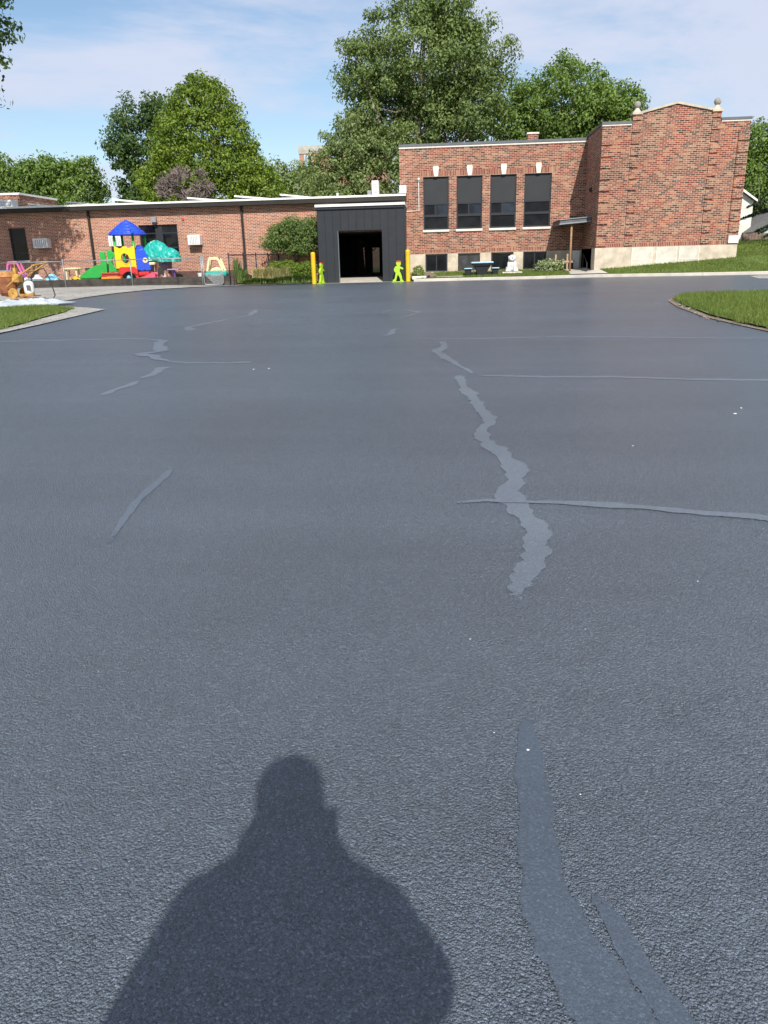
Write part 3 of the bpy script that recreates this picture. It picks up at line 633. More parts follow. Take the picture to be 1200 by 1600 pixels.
def wing_window(x0, x1, z0, z1, style):
    y = 36.93
    w = MB().box(x0, x0+.06, y, y+.08, z0, z1).box(x1-.06, x1, y, y+.08, z0, z1).box(x0+.06, x1-.06, y, y+.08, z1-.06, z1).box(x0+.06, x1-.06, y, y+.08, z0, z0+.06).build('window', 'frame_metal', wing)
    MB().box(x0-.02, x1+.02, 36.79, 36.93, z0-.09, z0-.001).build('sill', 'pale_stone', wing)
    if style == 'single':
        MB().box(x0+.06, x1-.06, y+.01, y+.07, 2.42, 2.48).build('transom', 'frame_metal', w)
        MB().box(x0+.06, x1-.06, y+.03, y+.04, 2.48, z1-.06).build('pane', 'glass', w); MB().box(x0+.06, x1-.06, y+.03, y+.04, z0+.06, 2.42).build('pane', 'glass', w)
    else:
        xm = (x0+x1)/2
        MB().box(xm-.17, xm+.17, y+.005, y+.07, z0+.06, z1-.06).build('centre_panel', 'shade_panel', w)
        for a, b_ in ((x0+.06, xm-.17), (xm+.17, x1-.06)):
            MB().box(a, b_, y+.005, y+.07, 3.12, 3.18).box(a, b_, y+.005, y+.07, 2.48, 2.54).build('transom', 'frame_metal', w)
            for c, e in ((z0+.06, 2.48), (2.54, 3.12), (3.18, z1-.06)): MB().box(a, b_, y+.03, y+.04, c, e).build('pane', 'glass', w)
wing_window(*W1, 'single'); wing_window(*W2, 'double')
# deep passage behind the entrance
MB().box(-5.62, -5.471, 37.02, 48.8, .7, 3.1).box(-2.559, -2.40, 34.77, 48.8, .7, 3.1).box(-5.47, -2.56, 37.02, 48.8, 2.951, 3.1).build('passage_wall', 'interior', wing)
MB().box(-5.465, -2.565, 37.11, 48.59, .70, .95).box(-5.2, -2.565, 37.025, 37.109, .70, .949).build('passage_floor', 'grey_concrete', wing)
Y_ = 48.6
pd = MB().box(-5.465,-5.26,Y_,Y_+.1,.775,2.94).box(-4.52,-4.36,Y_,Y_+.1,.775,2.94).box(-3.62,-2.565,Y_,Y_+.1,.775,2.94)
for a, b_ in ((-5.26,-4.52),(-4.36,-3.62)): pd.box(a, b_, Y_, Y_+.1, .775, 1.02).box(a, b_, Y_, Y_+.1, 2.45, 2.94).box(a, a+.16, Y_, Y_+.1, 1.02, 2.45).box(b_-.16, b_, Y_, Y_+.1, 1.02, 2.45)
pd = pd.build('passage_door', 'dark_metal', wing)
for a in (-5.10, -4.20): MB().box(a, a+.42, Y_+.04, Y_+.05, 1.02, 2.45).build('pane', 'door_glass', pd)
MB().box(-4.62, -1.97, 36.70, 36.849, 3.95, 4.214).build('clerestory_cladding', 'dark_metal', wing)
for i in range(9): MB().box(-4.6+i*.3, -4.58+i*.3, 36.685, 36.70, 3.99, 4.21).build('cladding_seam', 'frame_metal', wing)

# tilted panels on the roof
for i, (xa, za, xb, zb) in enumerate((a_, z_+.07, b_, y_+.03) for a_, z_, b_, y_ in [(-20.4,4.74,-18.7,4.58), (-18.46,4.78,-16.5,4.60), (-16.1,4.82,-13.75,4.60), (-12.35,4.78,-9.92,4.57), (-10.0,4.79,-7.71,4.59), (-7.76,4.79,-5.83,4.60)]):
    t = thing('roof_panel', ((xa+xb)/2, 39.4, 4.44), 'low tilted panel with white edge on the flat wing roof', 'roof panel', 'tilted panels on the wing roof')
    MB().prism([(xa,za-.07),(xb,zb-.07),(xb,zb-.01),(xa,za-.01)], 39, 40).build('panel', 'dark_metal', t)
    MB().prism([(xa-.02,za-.075),(xb,zb-.075),(xb,zb),(xa-.02,za)], 38.96, 38.998).build('edge_frame', 'white_trim', t)
    for y in (39.1, 39.85): MB().box(xa+.05, xa+.1, y, y+.05, 4.44, za-.08).build('leg', 'galv', t); MB().box(xb-.1, xb-.05, y, y+.05, 4.44, zb-.06).build('leg', 'galv', t)
pent = thing('brick_penthouse', (-23, 43, 4.44), 'small brick rooftop penthouse with white coping at the wing end', 'building')
MB().box(-26, -21.9, 41, 45, 4.42, 5.40).build('wall', 'brick_old', pent); MB().box(-26.05, -21.85, 40.95, 45.05, 5.40, 5.50).build('coping', 'white_trim', pent)
def condenser(name, x0, x1, y0, y1, z0, z1, label, cat, slats=6, vert=True, group=None):
    t = thing(name, ((x0+x1)/2, (y0+y1)/2, z0), label, cat, group)
    MB().box(x0, x1, y0, y1, z0, z1).build('housing', 'white_plastic', t, bevel=.015)
    gx0, gx1, gz0, gz1 = x0+.05, x1-.05, z0+.05, z1-.05
    g_ = MB().box(gx0, gx1, y0-.004, y0-.0005, gz0, gz1).build('grille', 'grey_grille', t)
    for i in range(slats):
        if vert: a = gx0+(gx1-gx0)*(i+.25)/slats; MB().box(a, a+(gx1-gx0)/slats*.45, y0-.014, y0-.004, gz0, gz1).build('slat', 'white_plastic', g_)
        else: a = gz0+(gz1-gz0)*(i+.25)/slats; MB().box(gx0, gx1, y0-.014, y0-.004, a, a+(gz1-gz0)/slats*.45).build('slat', 'white_plastic', g_)
    return t
condenser('air_conditioner', -19.17, -18.48, 36.42, 36.849, 2.63, 3.06, 'white wall air conditioner beside the narrow dark window', 'air conditioner', 6, True, 'wall air conditioners')
condenser('air_conditioner', -15.50, -14.90, 36.42, 36.849, 2.62, 3.07, 'white wall air conditioner behind the blue playhouse roof', 'air conditioner', 6, True, 'wall air conditioners')
condenser('air_conditioner', -11.72, -11.15, 36.42, 36.849, 2.58, 3.01, 'white wall air conditioner right of the double window, above bare brick', 'air conditioner', 6, True, 'wall air conditioners')
condenser('rooftop_unit', -22.3, -21.6, 39.6, 40.2, 4.44, 5.05, 'white rooftop unit beside the brick penthouse', 'rooftop unit', 7, False)
ms = condenser('heat_pump', -3.22, -2.90, 37.8, 38.5, 4.50, 5.19, 'tall white heat pump on the roof above the entrance', 'heat pump', 9, False)
MB().box(-3.18, -3.12, 37.85, 38.4, 4.44, 4.499).box(-3.0, -2.94, 37.85, 38.4, 4.44, 4.499).build('foot', 'galv', ms)
MB().box(-3.44, -3.26, 37.9, 38.15, 4.44, 4.78).build('roof_vent', 'galv', bevel=.01); tag(bpy.data.objects['roof_vent'], 'squat grey vent box next to the heat pump', 'vent')
MB().lathe((-4.75, 37.2, 4.44), [(.05,0),(.05,.16),(.075,.16),(.075,.2)], 10).build('roof_stub', 'white_plastic'); tag(bpy.data.objects['roof_stub'], 'short white roof stub above the entrance roof', 'vent')
fl = thing('flood_light', (-13.3, 36.85, 3.6), 'grey flood light above the double window', 'lamp')
MB().box(-13.43, -13.2, 36.62, 36.80, 3.62, 3.84).build('head', 'galv', fl, bevel=.01); MB().box(-13.37, -13.27, 36.80, 36.849, 3.64, 3.78).build('bracket', 'grey_grille', fl); MB().box(-13.36, -13.3, 36.82, 36.849, 3.53, 3.62).build('conduit', 'galv', fl)
mb = MB(); mb.tube([(-11.98,36.849,3.74),(-11.98,36.79,3.74)], .06, 12).build('alarm_bell', 'red_cap'); tag(bpy.data.objects['alarm_bell'], 'small red alarm bell high on the brick wing', 'bell')
MB().box(-13.0, -9.3, 36.65, 36.845, 1.1, 1.42).build('plinth_board', 'mulch', wing)

# ------------------------------------------------------------------ entrance vestibule
ves = thing('entrance_vestibule', (-3.5, 35.7, .77), 'dark metal clad entrance box with open doorway', 'entrance')
VX0, VX1, VY, OT = -5.36, -1.60, 34.60, 2.93
n = 11; pw = (VX1-VX0)/n
for i in range(n):
    a, b_ = VX0+i*pw+.006, VX0+(i+1)*pw-.006; mb = MB()
    if b_ <= -4.47 or a >= -2.56: mb.box(a, b_, VY, VY+.06, .775, 3.80)
    else:
        mb.box(a, b_, VY, VY+.06, OT, 3.80)
        if a < -4.47: mb.box(a, -4.47, VY, VY+.06, .775, OT-.0005)
        if b_ > -2.56: mb.box(-2.56, b_, VY, VY+.06, .775, OT-.0005)
    mb.build('cladding_panel', 'dark_metal', ves, bevel=.004)
    if i: MB().box(a-.011, a-.001, VY-.018, VY+.03, .775 if (a < -4.5 or a > -2.5) else OT, 3.80).build('standing_seam', 'frame_metal', ves)
MB().box(VX0, -4.475, VY+.06, VY+.16, .772, 3.8).box(-2.555, VX1, VY+.06, VY+.16, .772, 3.8).box(-4.475, -2.555, VY+.06, VY+.16, OT+.005, 3.8).build('frame', 'interior', ves)
MB().box(VX0, VX0+.12, VY+.16, 36.845, .772, 3.8).build('side_wall', 'dark_metal', ves); MB().box(VX1-.12, VX1, VY+.16, 36.845, .772, 3.8).build('side_wall', 'dark_metal', ves)
MB().box(VX0+.13, VX1-.13, VY+.16, 36.845, 3.0, 3.10).build('ceiling', 'interior', ves)
MB().box(-4.475, -4.462, VY-.005, VY+.165, .775, OT).build('door_jamb', 'galv', ves)
MB().box(VX0-.02, VX1+.02, VY-.07, 36.84, 3.80, 3.90).build('fascia', 'dark_metal', ves)
MB().box(VX0-.05, VX1+.05, VY-.12, 36.84, 3.902, 4.00).build('roof_edge', 'white_trim', ves)
MB().add([(-4.462,VY+.01,.70),(-2.562,VY+.01,.70),(-2.562,VY+.01,.775),(-4.462,VY+.01,.775),(-5.22,37.02,.70),(-2.562,37.02,.70),(-2.562,37.02,.95),(-5.22,37.02,.95)], [(0,1,2,3),(3,2,6,7),(1,5,6,2),(4,0,3,7),(5,4,7,6)]).build('floor', 'concrete', ves)
dsp = MB().box(VX1+.005, VX1+.085, VY+.03, VY+.12, .86, 3.85).build('downspout', 'frame_metal', ves)
MB().prism([(VX1+.005,.86),(VX1+.085,.86),(VX1+.30,.80),(VX1+.30,.77),(VX1+.02,.78)], VY+.03, VY+.12).build('spout_shoe', 'frame_metal', dsp)

def bollard(x, y, label):
    z = gz(x, y); t = thing('bollard', (x, y, z), label, 'bollard', 'yellow bollards at the entrance')
    MB().lathe((x, y, z), [(.10,0),(.10,1.20),(.098,1.205)], 20).build('sleeve', 'yellow_paint', t, smooth=False)
    MB().lathe((x, y, z), [(.104,1.206),(.104,1.27),(.09,1.30),(.05,1.325)], 20).build('cap', 'yellow_paint', t)
    MB().lathe((x, y, z), [(.103,1.06),(.103,1.075)], 20).lathe((x, y, z), [(.103,1.13),(.103,1.145)], 20).build('reflective_band', 'toy_orange', t)
    return t
bollard(-5.58, 34.42, 'yellow bollard beside the garden bed, left of the doorway')
bollard(-1.45, 34.42, 'yellow bollard beside the brick hall, right of the doorway')

FIG = [(-.20,0),(-.08,0),(-.05,.06),(-.02,.20),(.02,.30),(.09,.18),(.12,.06),(.10,.0),(.25,.0),(.26,.05),(.20,.08),(.20,.20),(.14,.38),(.10,.44),(.12,.56),(.24,.52),(.27,.56),(.25,.60),(.13,.66),(.11,.69),(.16,.74),(.16,.84),(.10,.90),(.0,.91),(-.05,.86),(-.05,.76),(-.01,.70),(-.10,.66),(-.16,.54),(-.14,.44),(-.08,.40),(-.10,.26),(-.14,.10),(-.22,.06)]
def figure(x, y, rz, label):
    z = gz(x, y)+.03; t = thing('child_figure_sign', (x, y, z), label, 'sign', 'lime warning figures')
    MB().prism([(a*.98+x, c*.92+z) for a, c in FIG], y-.045, y+.045).build('figure', 'lime', t, bevel=.015)
    MB().prism([(x-.02,z+.79),(x+.13,z+.79),(x+.19,z+.80),(x+.13,z+.845),(x+.06,z+.86),(x-.02,z+.845)], y-.05, y+.05).build('cap', 'red_cap', t)
    MB().box(x-.24, x+.28, y-.10, y+.10, z-.03, z-.001).build('base', 'lime', t)
    t.rotation_euler.z = rz; return t
figure(-1.90, 34.25, 0, 'lime green running child figure with red cap facing the lot')
figure(-5.24, 34.28, R(72), 'lime green child figure turned edge on beside the garden bed')

# ------------------------------------------------------------------ things on the lawn
def lz(x, y): return lawn_z(x, y)
tz = lz(1.8, 35.2)
t = thing('picnic_table', (1.78, 35.2, tz), 'black and pale blue picnic table with bench seats on the lawn', 'picnic table')
MB().box(1.30, 2.26, 34.85, 35.55, tz+.50, tz+.56).build('table_top', 'table_blue', t, bevel=.015)
MB().prism([(1.36,tz+.40),(2.20,tz+.40),(2.24,tz+.498),(1.32,tz+.498)], 34.92, 35.48).build('apron', 'table_black', t)
MB().prism([(1.56,tz-.03),(2.0,tz-.03),(2.0,tz+.16),(2.16,tz+.399),(1.40,tz+.399),(1.52,tz+.22)], 34.98, 35.42).build('pedestal', 'table_black', t, bevel=.02)
for a, b_ in ((1.0, 1.34), (2.20, 2.52)):
    MB().box(a, b_, 34.88, 35.52, tz+.27, tz+.31).build('bench_seat', 'table_blue', t, bevel=.01)
    for y in (34.95, 35.35): MB().prism([(a+.06,tz-.03),(b_-.06,tz-.03),(b_-.02,tz+.269),(a+.02,tz+.269)], y, y+.1).build('bench_leg', 'table_black', t)
MB().box(1.30, 2.26, 35.16, 35.24, tz+.06, tz+.12).build('brace', 'table_black', t)

dx, dy = 3.12, 35.7; dz = lz(dx, dy)
t = thing('bulldog_statue', (dx, dy, dz), 'white sitting bulldog statue on a stone slab under the window', 'statue')
MB().box(dx-.42, dx+.45, dy-.26, dy+.28, dz-.05, dz+.055).build('plinth', 'pale_stone', t, bevel=.015)
mb = MB(); Z = dz+.055
mb.sphere((dx, dy+.05, Z+.24), (.20,.20,.24)).sphere((dx, dy-.04, Z+.36), (.19,.16,.19)).sphere((dx, dy-.07, Z+.43), (.15,.13,.12))
for sg in (-1, 1):
    mb.sphere((dx+sg*.17, dy-.02, Z+.12), (.105,.19,.12)).sphere((dx+sg*.22, dy-.17, Z+.045), (.075,.11,.05))
    mb.tube([(dx+sg*.12,dy-.09,Z+.38),(dx+sg*.145,dy-.15,Z+.2),(dx+sg*.12,dy-.17,Z+.06)], [.085,.062,.058], 10).sphere((dx+sg*.12, dy-.215, Z+.04), (.062,.08,.045))
    mb.sphere((dx+sg*.068, dy-.255, Z+.545), (.062,.06,.06)).sphere((dx+sg*.145, dy-.13, Z+.625), (.03,.045,.05)).sphere((dx+sg*.11, dy-.10, Z+.56), (.06,.08,.08))
mb.sphere((dx, dy-.12, Z+.60), (.145,.14,.125)).sphere((dx, dy-.26, Z+.585), (.05,.045,.035)).sphere((dx, dy-.235, Z+.495), (.085,.06,.035))
sub(mb.build('body', 'stone_white', t), .016)
for sg in (-1, 1): MB().sphere((dx+sg*.062, dy-.248, Z+.635), .018).build('eye', 'stone_grey', t)
MB().sphere((dx, dy-.308, Z+.595), (.03,.015,.02)).build('nose', 'stone_grey', t)
MB().lathe((-.55, 34.52, gz(-.5,34.4)+.14), [(.06,0),(.075,.09),(.05,.1)], 10).build('plant_pot', 'rubber'); tag(bpy.data.objects['plant_pot'], 'small black pot lying beside the clipped bush', 'pot')
t = thing('splash_block', (-1.05, 34.42, gz(-1,34.4)), 'pale concrete splash block between bollard and bush', 'splash block')
z = lz(-1,34.6); MB().box(-1.28, -.66, 34.46, 34.74, z-.06, z+.08).build('block', 'pale_stone', t, bevel=.02)
mb = MB(); mb.box(-.2, .95, 34.62, 34.86, lz(.4,34.7)-.03, lz(.4,34.7)+.045); mb.build('paving_slab', 'grey_concrete', bevel=.02); tag(bpy.data.objects['paving_slab'], 'flat grey slab sunk in the lawn before the picnic table', 'slab')

# ------------------------------------------------------------------ foliage
def crown(name, parent, lobes, n, size, m, seed, clump=.7, per=26, up=.5, core=.55, lumpy=1.0):
    r = np.random.default_rng(seed); L_ = np.array(lobes, float); wgt = (L_[:,3]*L_[:,4]*L_[:,5])**(2/3); wgt /= wgt.sum()
    nc = max(6, n//per); li = r.choice(len(L_), nc, p=wgt); d = r.normal(size=(nc, 3)); d /= np.linalg.norm(d, axis=1)[:, None]
    ph = r.uniform(0, 6.28, 6)
    lump = 1+.13*np.sin(4*d[:,0]+ph[0]+li)*np.sin(5*d[:,2]+ph[1])+.10*np.sin(9*d[:,1]+ph[2]+li*2)+.06*np.sin(13*d[:,0]+7*d[:,2]+ph[3])
    rad = (1-(1-core)*r.random(nc)**1.7)*(1+(lump-1)*lumpy)
    C_ = L_[li,:3]+d*L_[li,3:]*rad[:, None]
    cs = clump*r.uniform(.5, 1.3, nc)
    k = r.integers(0, nc, n); od = r.normal(size=(n, 3)); od /= np.linalg.norm(od, axis=1)[:, None]
    off = od*(r.random(n)**.45)[:, None]*np.array([1,1,.72])*cs[k][:, None]
    P = C_[k]+off
    nrm = .35*d[k]+.75*od+np.array([0,0,up*.7])+.5*r.normal(size=(n, 3)); nrm /= np.linalg.norm(nrm, axis=1)[:, None]
    t = np.cross(nrm, r.normal(size=(n, 3))); t /= np.linalg.norm(t, axis=1)[:, None]; bt = np.cross(nrm, t)
    s_ = size*r.uniform(.6, 1.35, n)[:, None]; droop = np.array([0,0,-.25])*s_
    V = np.stack([P-t*s_*.5, P+bt*s_*.32+nrm*s_*.08, P+t*s_*.5+droop, P-bt*s_*.32+nrm*s_*.08], 1).reshape(-1, 3)
    return fast(name, V, np.arange(4*n).reshape(-1, 4), m, parent), C_
def tree(name, base, lobes, n, size, m, label, seed, trunk=.25, bark='bark', group=None, clump=.8, core=.5, th=None, cat='tree', per=26, up=.5, limbs=14, lumpy=1.0):
    t = thing(name, base, label, cat, group); q = random.Random(seed)
    o, C_ = crown('crown', t, lobes, n, size, m, seed, clump, per, up, core, lumpy)
    zs = [l[2] for l in lobes]; top = max(l[2]+l[5]*.5 for l in lobes); th = th or min(l[2]-l[5]*.5 for l in lobes)
    mb = MB(); bx_, by_, bz_ = base; tl = max(lobes, key=lambda l: l[2]+l[5])
    pts = []; rr = []
    for i in range(9):
        f = i/8; w = max(0, (f-.25)); pts.append((bx_+(tl[0]-bx_)*w+q.uniform(-1,1)*.12*trunk*4*f, by_+(tl[1]-by_)*w, bz_-.2+(top-bz_)*f)); rr.append(trunk*(1.25-1.15*f) if i else trunk*1.7)
    mb.tube(pts, rr, 10)
    for i in range(limbs):
        c = Vector(C_[q.randrange(len(C_))]); f = q.uniform(.3, .75); k = int(f*8); p = Vector(pts[k]).lerp(Vector(pts[k+1]), f*8-k); r0 = trunk*(1.1-f)*.55
        if c.z < p.z-.5: continue
        mid = p.lerp(c, .5)+Vector((q.uniform(-.3,.3), q.uniform(-.3,.3), -.12*(c-p).length)); mb.tube([p, p.lerp(mid,.6)+Vector((0,0,.02)), mid, c], [r0, r0*.8, r0*.6, r0*.18], 6)
    mb.build('trunk', bark, t, smooth=True); return t
G0 = .72
tree('broad_tree', (-16.3,56,G0), [(-16.3,56,4.8,4.9,4,2.6),(-16.4,56,7.2,4.5,3.8,2.6),(-16.25,56,9.5,3.6,3.2,2.3),(-16.15,56,11.4,2.5,2.3,1.8),(-16.1,56,12.9,1.3,1.3,.8),(-12.4,55,6.0,1.7,2,2.0)], 72000, .18, 'leaf_bright', 'rounded cone shaped bright green tree behind the low wing', 11, .3, clump=.62, core=.80, per=40, lumpy=.45)
tree('dark_tree', (-23,64,G0), [(-23.3,64,10.5,2.7,2.7,3.4),(-21.6,64,12.7,2.0,2,1.7),(-24.3,64,8.0,1.6,2,2.6),(-22.5,64,6,3,3,3)], 32000, .22, 'leaf_dark', 'dark green tree rising behind the bright cone shaped tree', 12, .3, clump=.8, core=.55, per=85)
for i, (x, z, r_, mm, lb) in enumerate([(-35.0,8.2,2.4,'leaf_mid','bushy green tree behind the wing, beyond the brick penthouse'), (-31.4,7.9,2.2,'leaf_mid','middle bushy tree of the three behind the low wing'), (-28.3,7.8,2.3,'leaf_mid','green tree behind the wing roof, next to the pale hazy tree')]):
    tree('bushy_tree', (x,62,G0), [(x,62,z-.5,r_,2.2,2.2),(x-.9,62,z+.7,1.0,1,1.2),(x+.8,62,z+.9,1.1,1.1,1.3),(x,61.5,z-3,r_+.4,2.4,2.4)], 19000, .21, mm, lb, 20+i, .2, group='trees behind the low wing', clump=.65)
tree('pale_tree', (-26.5,78,G0), [(-27.5,78,7.6,3.2,2.5,2.8),(-24.5,78,6.6,2.6,2.5,2.3)], 12000, .26, 'leaf_pale', 'pale yellowish tree seen left of the cone shaped tree', 31, .2, clump=1.0)
tree('pale_tree', (-14.5,74,G0), [(-15.8,74,7.6,2.6,2.5,2.9),(-12.6,74,7.8,2.4,2.3,2.6),(-10.5,73,6.6,2.0,2,2.4)], 18000, .24, 'leaf_pale', 'light green tree below the distant brick apartment block', 32, .25, clump=.9)
tree('maple_tree', (-1.9,50,G0), [(-1.3,50,12.8,3.5,3.2,2.9),(1.6,50,12.4,2.5,2.6,2.3),(-3.9,50,11.9,2.2,2.4,2.1),(-.4,50,15.0,2.0,2.0,1.2),(1.5,50,9.7,2.0,2.3,1.6),(-1.0,50.5,9.0,2.2,2.4,1.7),(-4.3,50,9.4,1.5,2,1.3)], 72000, .165, 'leaf_maple', 'tall spreading maple with visible trunk behind the brick hall', 41, .34, clump=.85, core=.55, limbs=44, per=125)
tree('drooping_tree', (-4.9,48.2,G0), [(-5.3,48.4,8.3,1.9,1.8,1.7),(-4.3,48,6.4,2.1,1.8,2.0),(-6.4,48.4,6.2,1.5,1.5,2.2),(-3.0,48,7.4,1.3,1.4,1.6),(-5.0,48,4.6,2.6,1.8,1.6)], 34000, .15, 'leaf_droop', 'paler drooping tree in front of the maple above the entrance', 45, .2, clump=.62, core=.5, limbs=20, per=80)
tree('round_tree', (7.6,54,G0), [(7.6,54,10.4,3.4,3,2.7),(4.9,54,9.8,2.3,2.2,2.2),(10.4,54,10.0,2.4,2.4,2.0),(7.8,53.5,7.6,4,3,2.2),(11.6,54,8.8,1.6,2,1.6)], 60000, .18, 'leaf_mid', 'broad rounded green tree behind the brick chimney', 42, .32, lumpy=.6, per=60, clump=.68, core=.5, limbs=26)
tree('tall_tree', (24.8,66,1.8), [(24.6,66,9.2,2.2,2,2.0),(25.8,66,7.4,3.0,2.5,2.4),(23.2,65,6.6,1.8,2,1.6),(26.5,66,5.6,3.2,2.5,1.6)], 26000, .21, 'leaf_mid', 'leafy green tree above the white house', 43, .3, clump=.9)
tree('branchy_tree', (-19.6,30.2,gz(-19.6,30.2)), [(-19.4,30.2,10.2,3.4,3.2,3.2),(-17.2,30.2,9.9,1.6,1.8,1.9),(-16.6,30.0,11.2,1.3,1.4,1.6),(-20.6,30.4,8.0,2.4,2.4,1.6),(-17.6,30.2,12.6,1.8,1.8,1.6)], 26000, .17, 'leaf_dark', 'dark leafy tree standing by the left end of the playground', 44, .28, 'bark_dark', clump=.5, core=.4, per=30)

# conifer with drooping boughs
ct = thing('spruce_tree', (21.2, 45, 1.35), 'dark spruce with drooping boughs before the white house', 'tree')
r = np.random.default_rng(9); Vs = []; tb = MB(); tb.tube([(21.2,45,1.2),(21.2,45,11)], [.24,.03], 8); n_b = 34
for i in range(n_b):
    f = i/n_b; z0 = 2.9+f*7.6; ln = 4.9*(1-f)**.8+.4; a = i*2.4+1.2
    if i in (2, 5, 8): a = math.pi+(.25, -.2, .05)[i//3]; ln = (4.6, 5.2, 4.9)[i//3]
    ca, sa = math.cos(a), math.sin(a)
    bp = [Vector((21.2+ca*ln*t, 45+sa*ln*t, z0+.5*t-1.25*t*t)) for t in np.linspace(0, 1, 7)]; tb.tube(bp, [.05-.006*j for j in range(7)], 4)
    m_ = int(150*ln); tt = r.random(m_)**.7; base_ = np.array([[21.2+ca*ln*t, 45+sa*ln*t, z0+.5*t-1.25*t*t] for t in tt]); w = (.42*(1-tt*.55))[:, None]
    tip = base_+np.stack([-sa*r.normal(0, .55, m_)+ca*.22, ca*r.normal(0, .55, m_)+sa*.22, -.22-.35*r.random(m_)], 1)*w*1.4
    side = r.normal(size=(m_, 3))*.03; Vs.append(np.stack([base_-side, base_+side, tip], 1).reshape(-1, 3))
V = np.concatenate(Vs); fast('boughs', V, np.arange(len(V)).reshape(-1, 3), 'needle', ct); tb.build('trunk', 'bark_dark', ct)

# bare twiggy tree
bt = thing('bare_tree', (-16, 50, G0), 'bare brown twiggy tree in front of the bright cone shaped tree', 'tree'); tw = MB(); q = random.Random(3)
TL = [5.5, .8, .6, .45, .35, .28]; TN = [8, 5, 4, 4, 2]
def twig(p, d, r_, lev):
    l = TL[lev]*(q.uniform(.7, 1.2) if lev else 1); p2 = p+d*l; mid = p.lerp(p2, .5)+Vector((q.uniform(-1,1), q.uniform(-1,1), q.uniform(-.5,1)))*l*.1
    tw.tube([p, mid, p2], [r_, r_*.8, r_*.6], 6 if lev < 2 else 3, False)
    if lev >= 5: return
    for k in range(TN[lev]):
        e = (d*(.35 if lev == 0 else .8)+Vector((q.uniform(-1,1), q.uniform(-1,1), q.uniform(-.5,.75)))*.95).normalized(); twig(p.lerp(p2, q.uniform(.6 if lev else .8, 1)), e, max(.024, r_*.6), lev+1)
twig(Vector((-16,50,G0)), Vector((.03,0,1)), .13, 0)
tw.build('branches', 'twig', bt)

# small crab-apple like tree and shrubs by the entrance
tree('small_tree', (-6.6,35.7,.95), [(-6.9,35.7,2.95,.95,.75,.5),(-6.1,35.6,2.75,.75,.7,.6),(-7.5,35.6,2.55,.62,.6,.36),(-6.5,35.6,3.25,.65,.6,.35),(-5.75,35.7,3.1,.36,.5,.5),(-6.4,35.4,2.3,.5,.5,.3)], 20000, .075, 'leaf_small', 'small spreading tree beside the dark entrance box', 51, .055, 'bark_dark', clump=.26, core=.35, th=1.6, limbs=22)
def shrub(x, y, z, rx, rz, n, size, m, label, seed, group=None, ry=None, core=.93, name='clipped_shrub', clump=.07, up=.5):
    t = thing(name, (x, y, z), label, 'shrub', group); crown('foliage', t, [(x, y, z+rz*.85, rx, ry or rx, rz)], n, size, m, seed, clump, 16, up, core)
    mb = MB(); q = random.Random(seed)
    for k in range(5): a = q.uniform(0, 6.3); mb.tube([(x+.03*math.cos(a), y+.03*math.sin(a), z-.05), (x+rx*.5*math.cos(a), y+rx*.5*math.sin(a), z+rz)], [.015,.006], 4)
    mb.build('stem', 'bark_dark', t); return t
shrub(-7.35,35.25,1.02,.50,.40,7000,.045,'leaf_box','rounded clipped shrub behind the straw coloured grass',61,'rounded clipped shrubs in the bed')
shrub(-6.72,35.1,1.02,.40,.40,6000,.045,'leaf_box','rounded clipped shrub under the small tree trunk',62,'rounded clipped shrubs in the bed')
shrub(-6.03,35.1,1.02,.42,.36,6000,.045,'leaf_box','rounded clipped shrub close to the dark entrance box',63,'rounded clipped shrubs in the bed')
shrub(-1.02,34.95,.90,.24,.27,2800,.04,'leaf_box','little boxy clipped bush beside the right bollard',64)
shrub(4.85,35.9,lz(4.85,35.9),.60,.24,2600,.10,'leaf_varieg','spreading cream and green variegated shrub near the canopy post',65,core=.5,name='variegated_shrub',clump=.2)
sheet('garden_bed', [(-9.0,34.05),(-5.5,34.45),(-5.45,36.84),(-9.0,36.84)], .0, 'soil', .4, lambda x, y: gz(x, 34.2)+.04+.10*sm(34.2, 35.2, y))
def tuft(x, y, z, h, n, m, label, seed, sp=.35, group=None, w=.014, name='ornamental_grass'):
    r = np.random.default_rng(seed); a = r.uniform(0, 6.28, n); hh = h*r.uniform(.6, 1.2, n); l = sp*r.uniform(.2, 1.2, n); b0 = r.normal(0, .07, (n, 2))
    B = np.stack([x+b0[:,0], y+b0[:,1], np.full(n, z-.02)], 1); dr = np.stack([np.cos(a), np.sin(a), 0*a], 1); s_ = np.stack([-np.sin(a), np.cos(a), 0*a], 1)*w
    m1 = B+dr*(l*.35)[:,None]+np.array([0,0,1])*(hh*.75)[:,None]; tp = B+dr*l[:,None]+np.array([0,0,1])*(hh*.9)[:,None]
    V = np.stack([B-s_, B+s_, m1+s_*.7, m1-s_*.7, tp], 1).reshape(-1, 3); i5 = np.arange(n)*5
    F = np.concatenate([np.stack([i5, i5+1, i5+2], 1), np.stack([i5, i5+2, i5+3], 1), np.stack([i5+3, i5+2, i5+4], 1)])
    o = fast(name, V, F, m); return tag(o, label, 'plant', group)
q = random.Random(4)
for i in range(6): tuft(-8.15+i*.25+q.uniform(-.08,.08), 34.75+q.uniform(-.1,.12), .92, q.uniform(.52,.72), 300, 'grass_straw', 'straw coloured ornamental grass tuft in the entrance bed', 70+i, .30, 'straw grass tufts in the bed', .016)
for i in range(9): tuft(-8.55+i*.345+q.uniform(-.08,.08), 34.42+q.uniform(-.06,.06)+.02*i, .86, q.uniform(.18,.28)+(.10 if i > 4 else 0), 300, 'grass_dark', 'low green strappy plant along the front of the bed', 90+i, .30, 'green strappy plants in the bed', .02, 'strappy_plant')
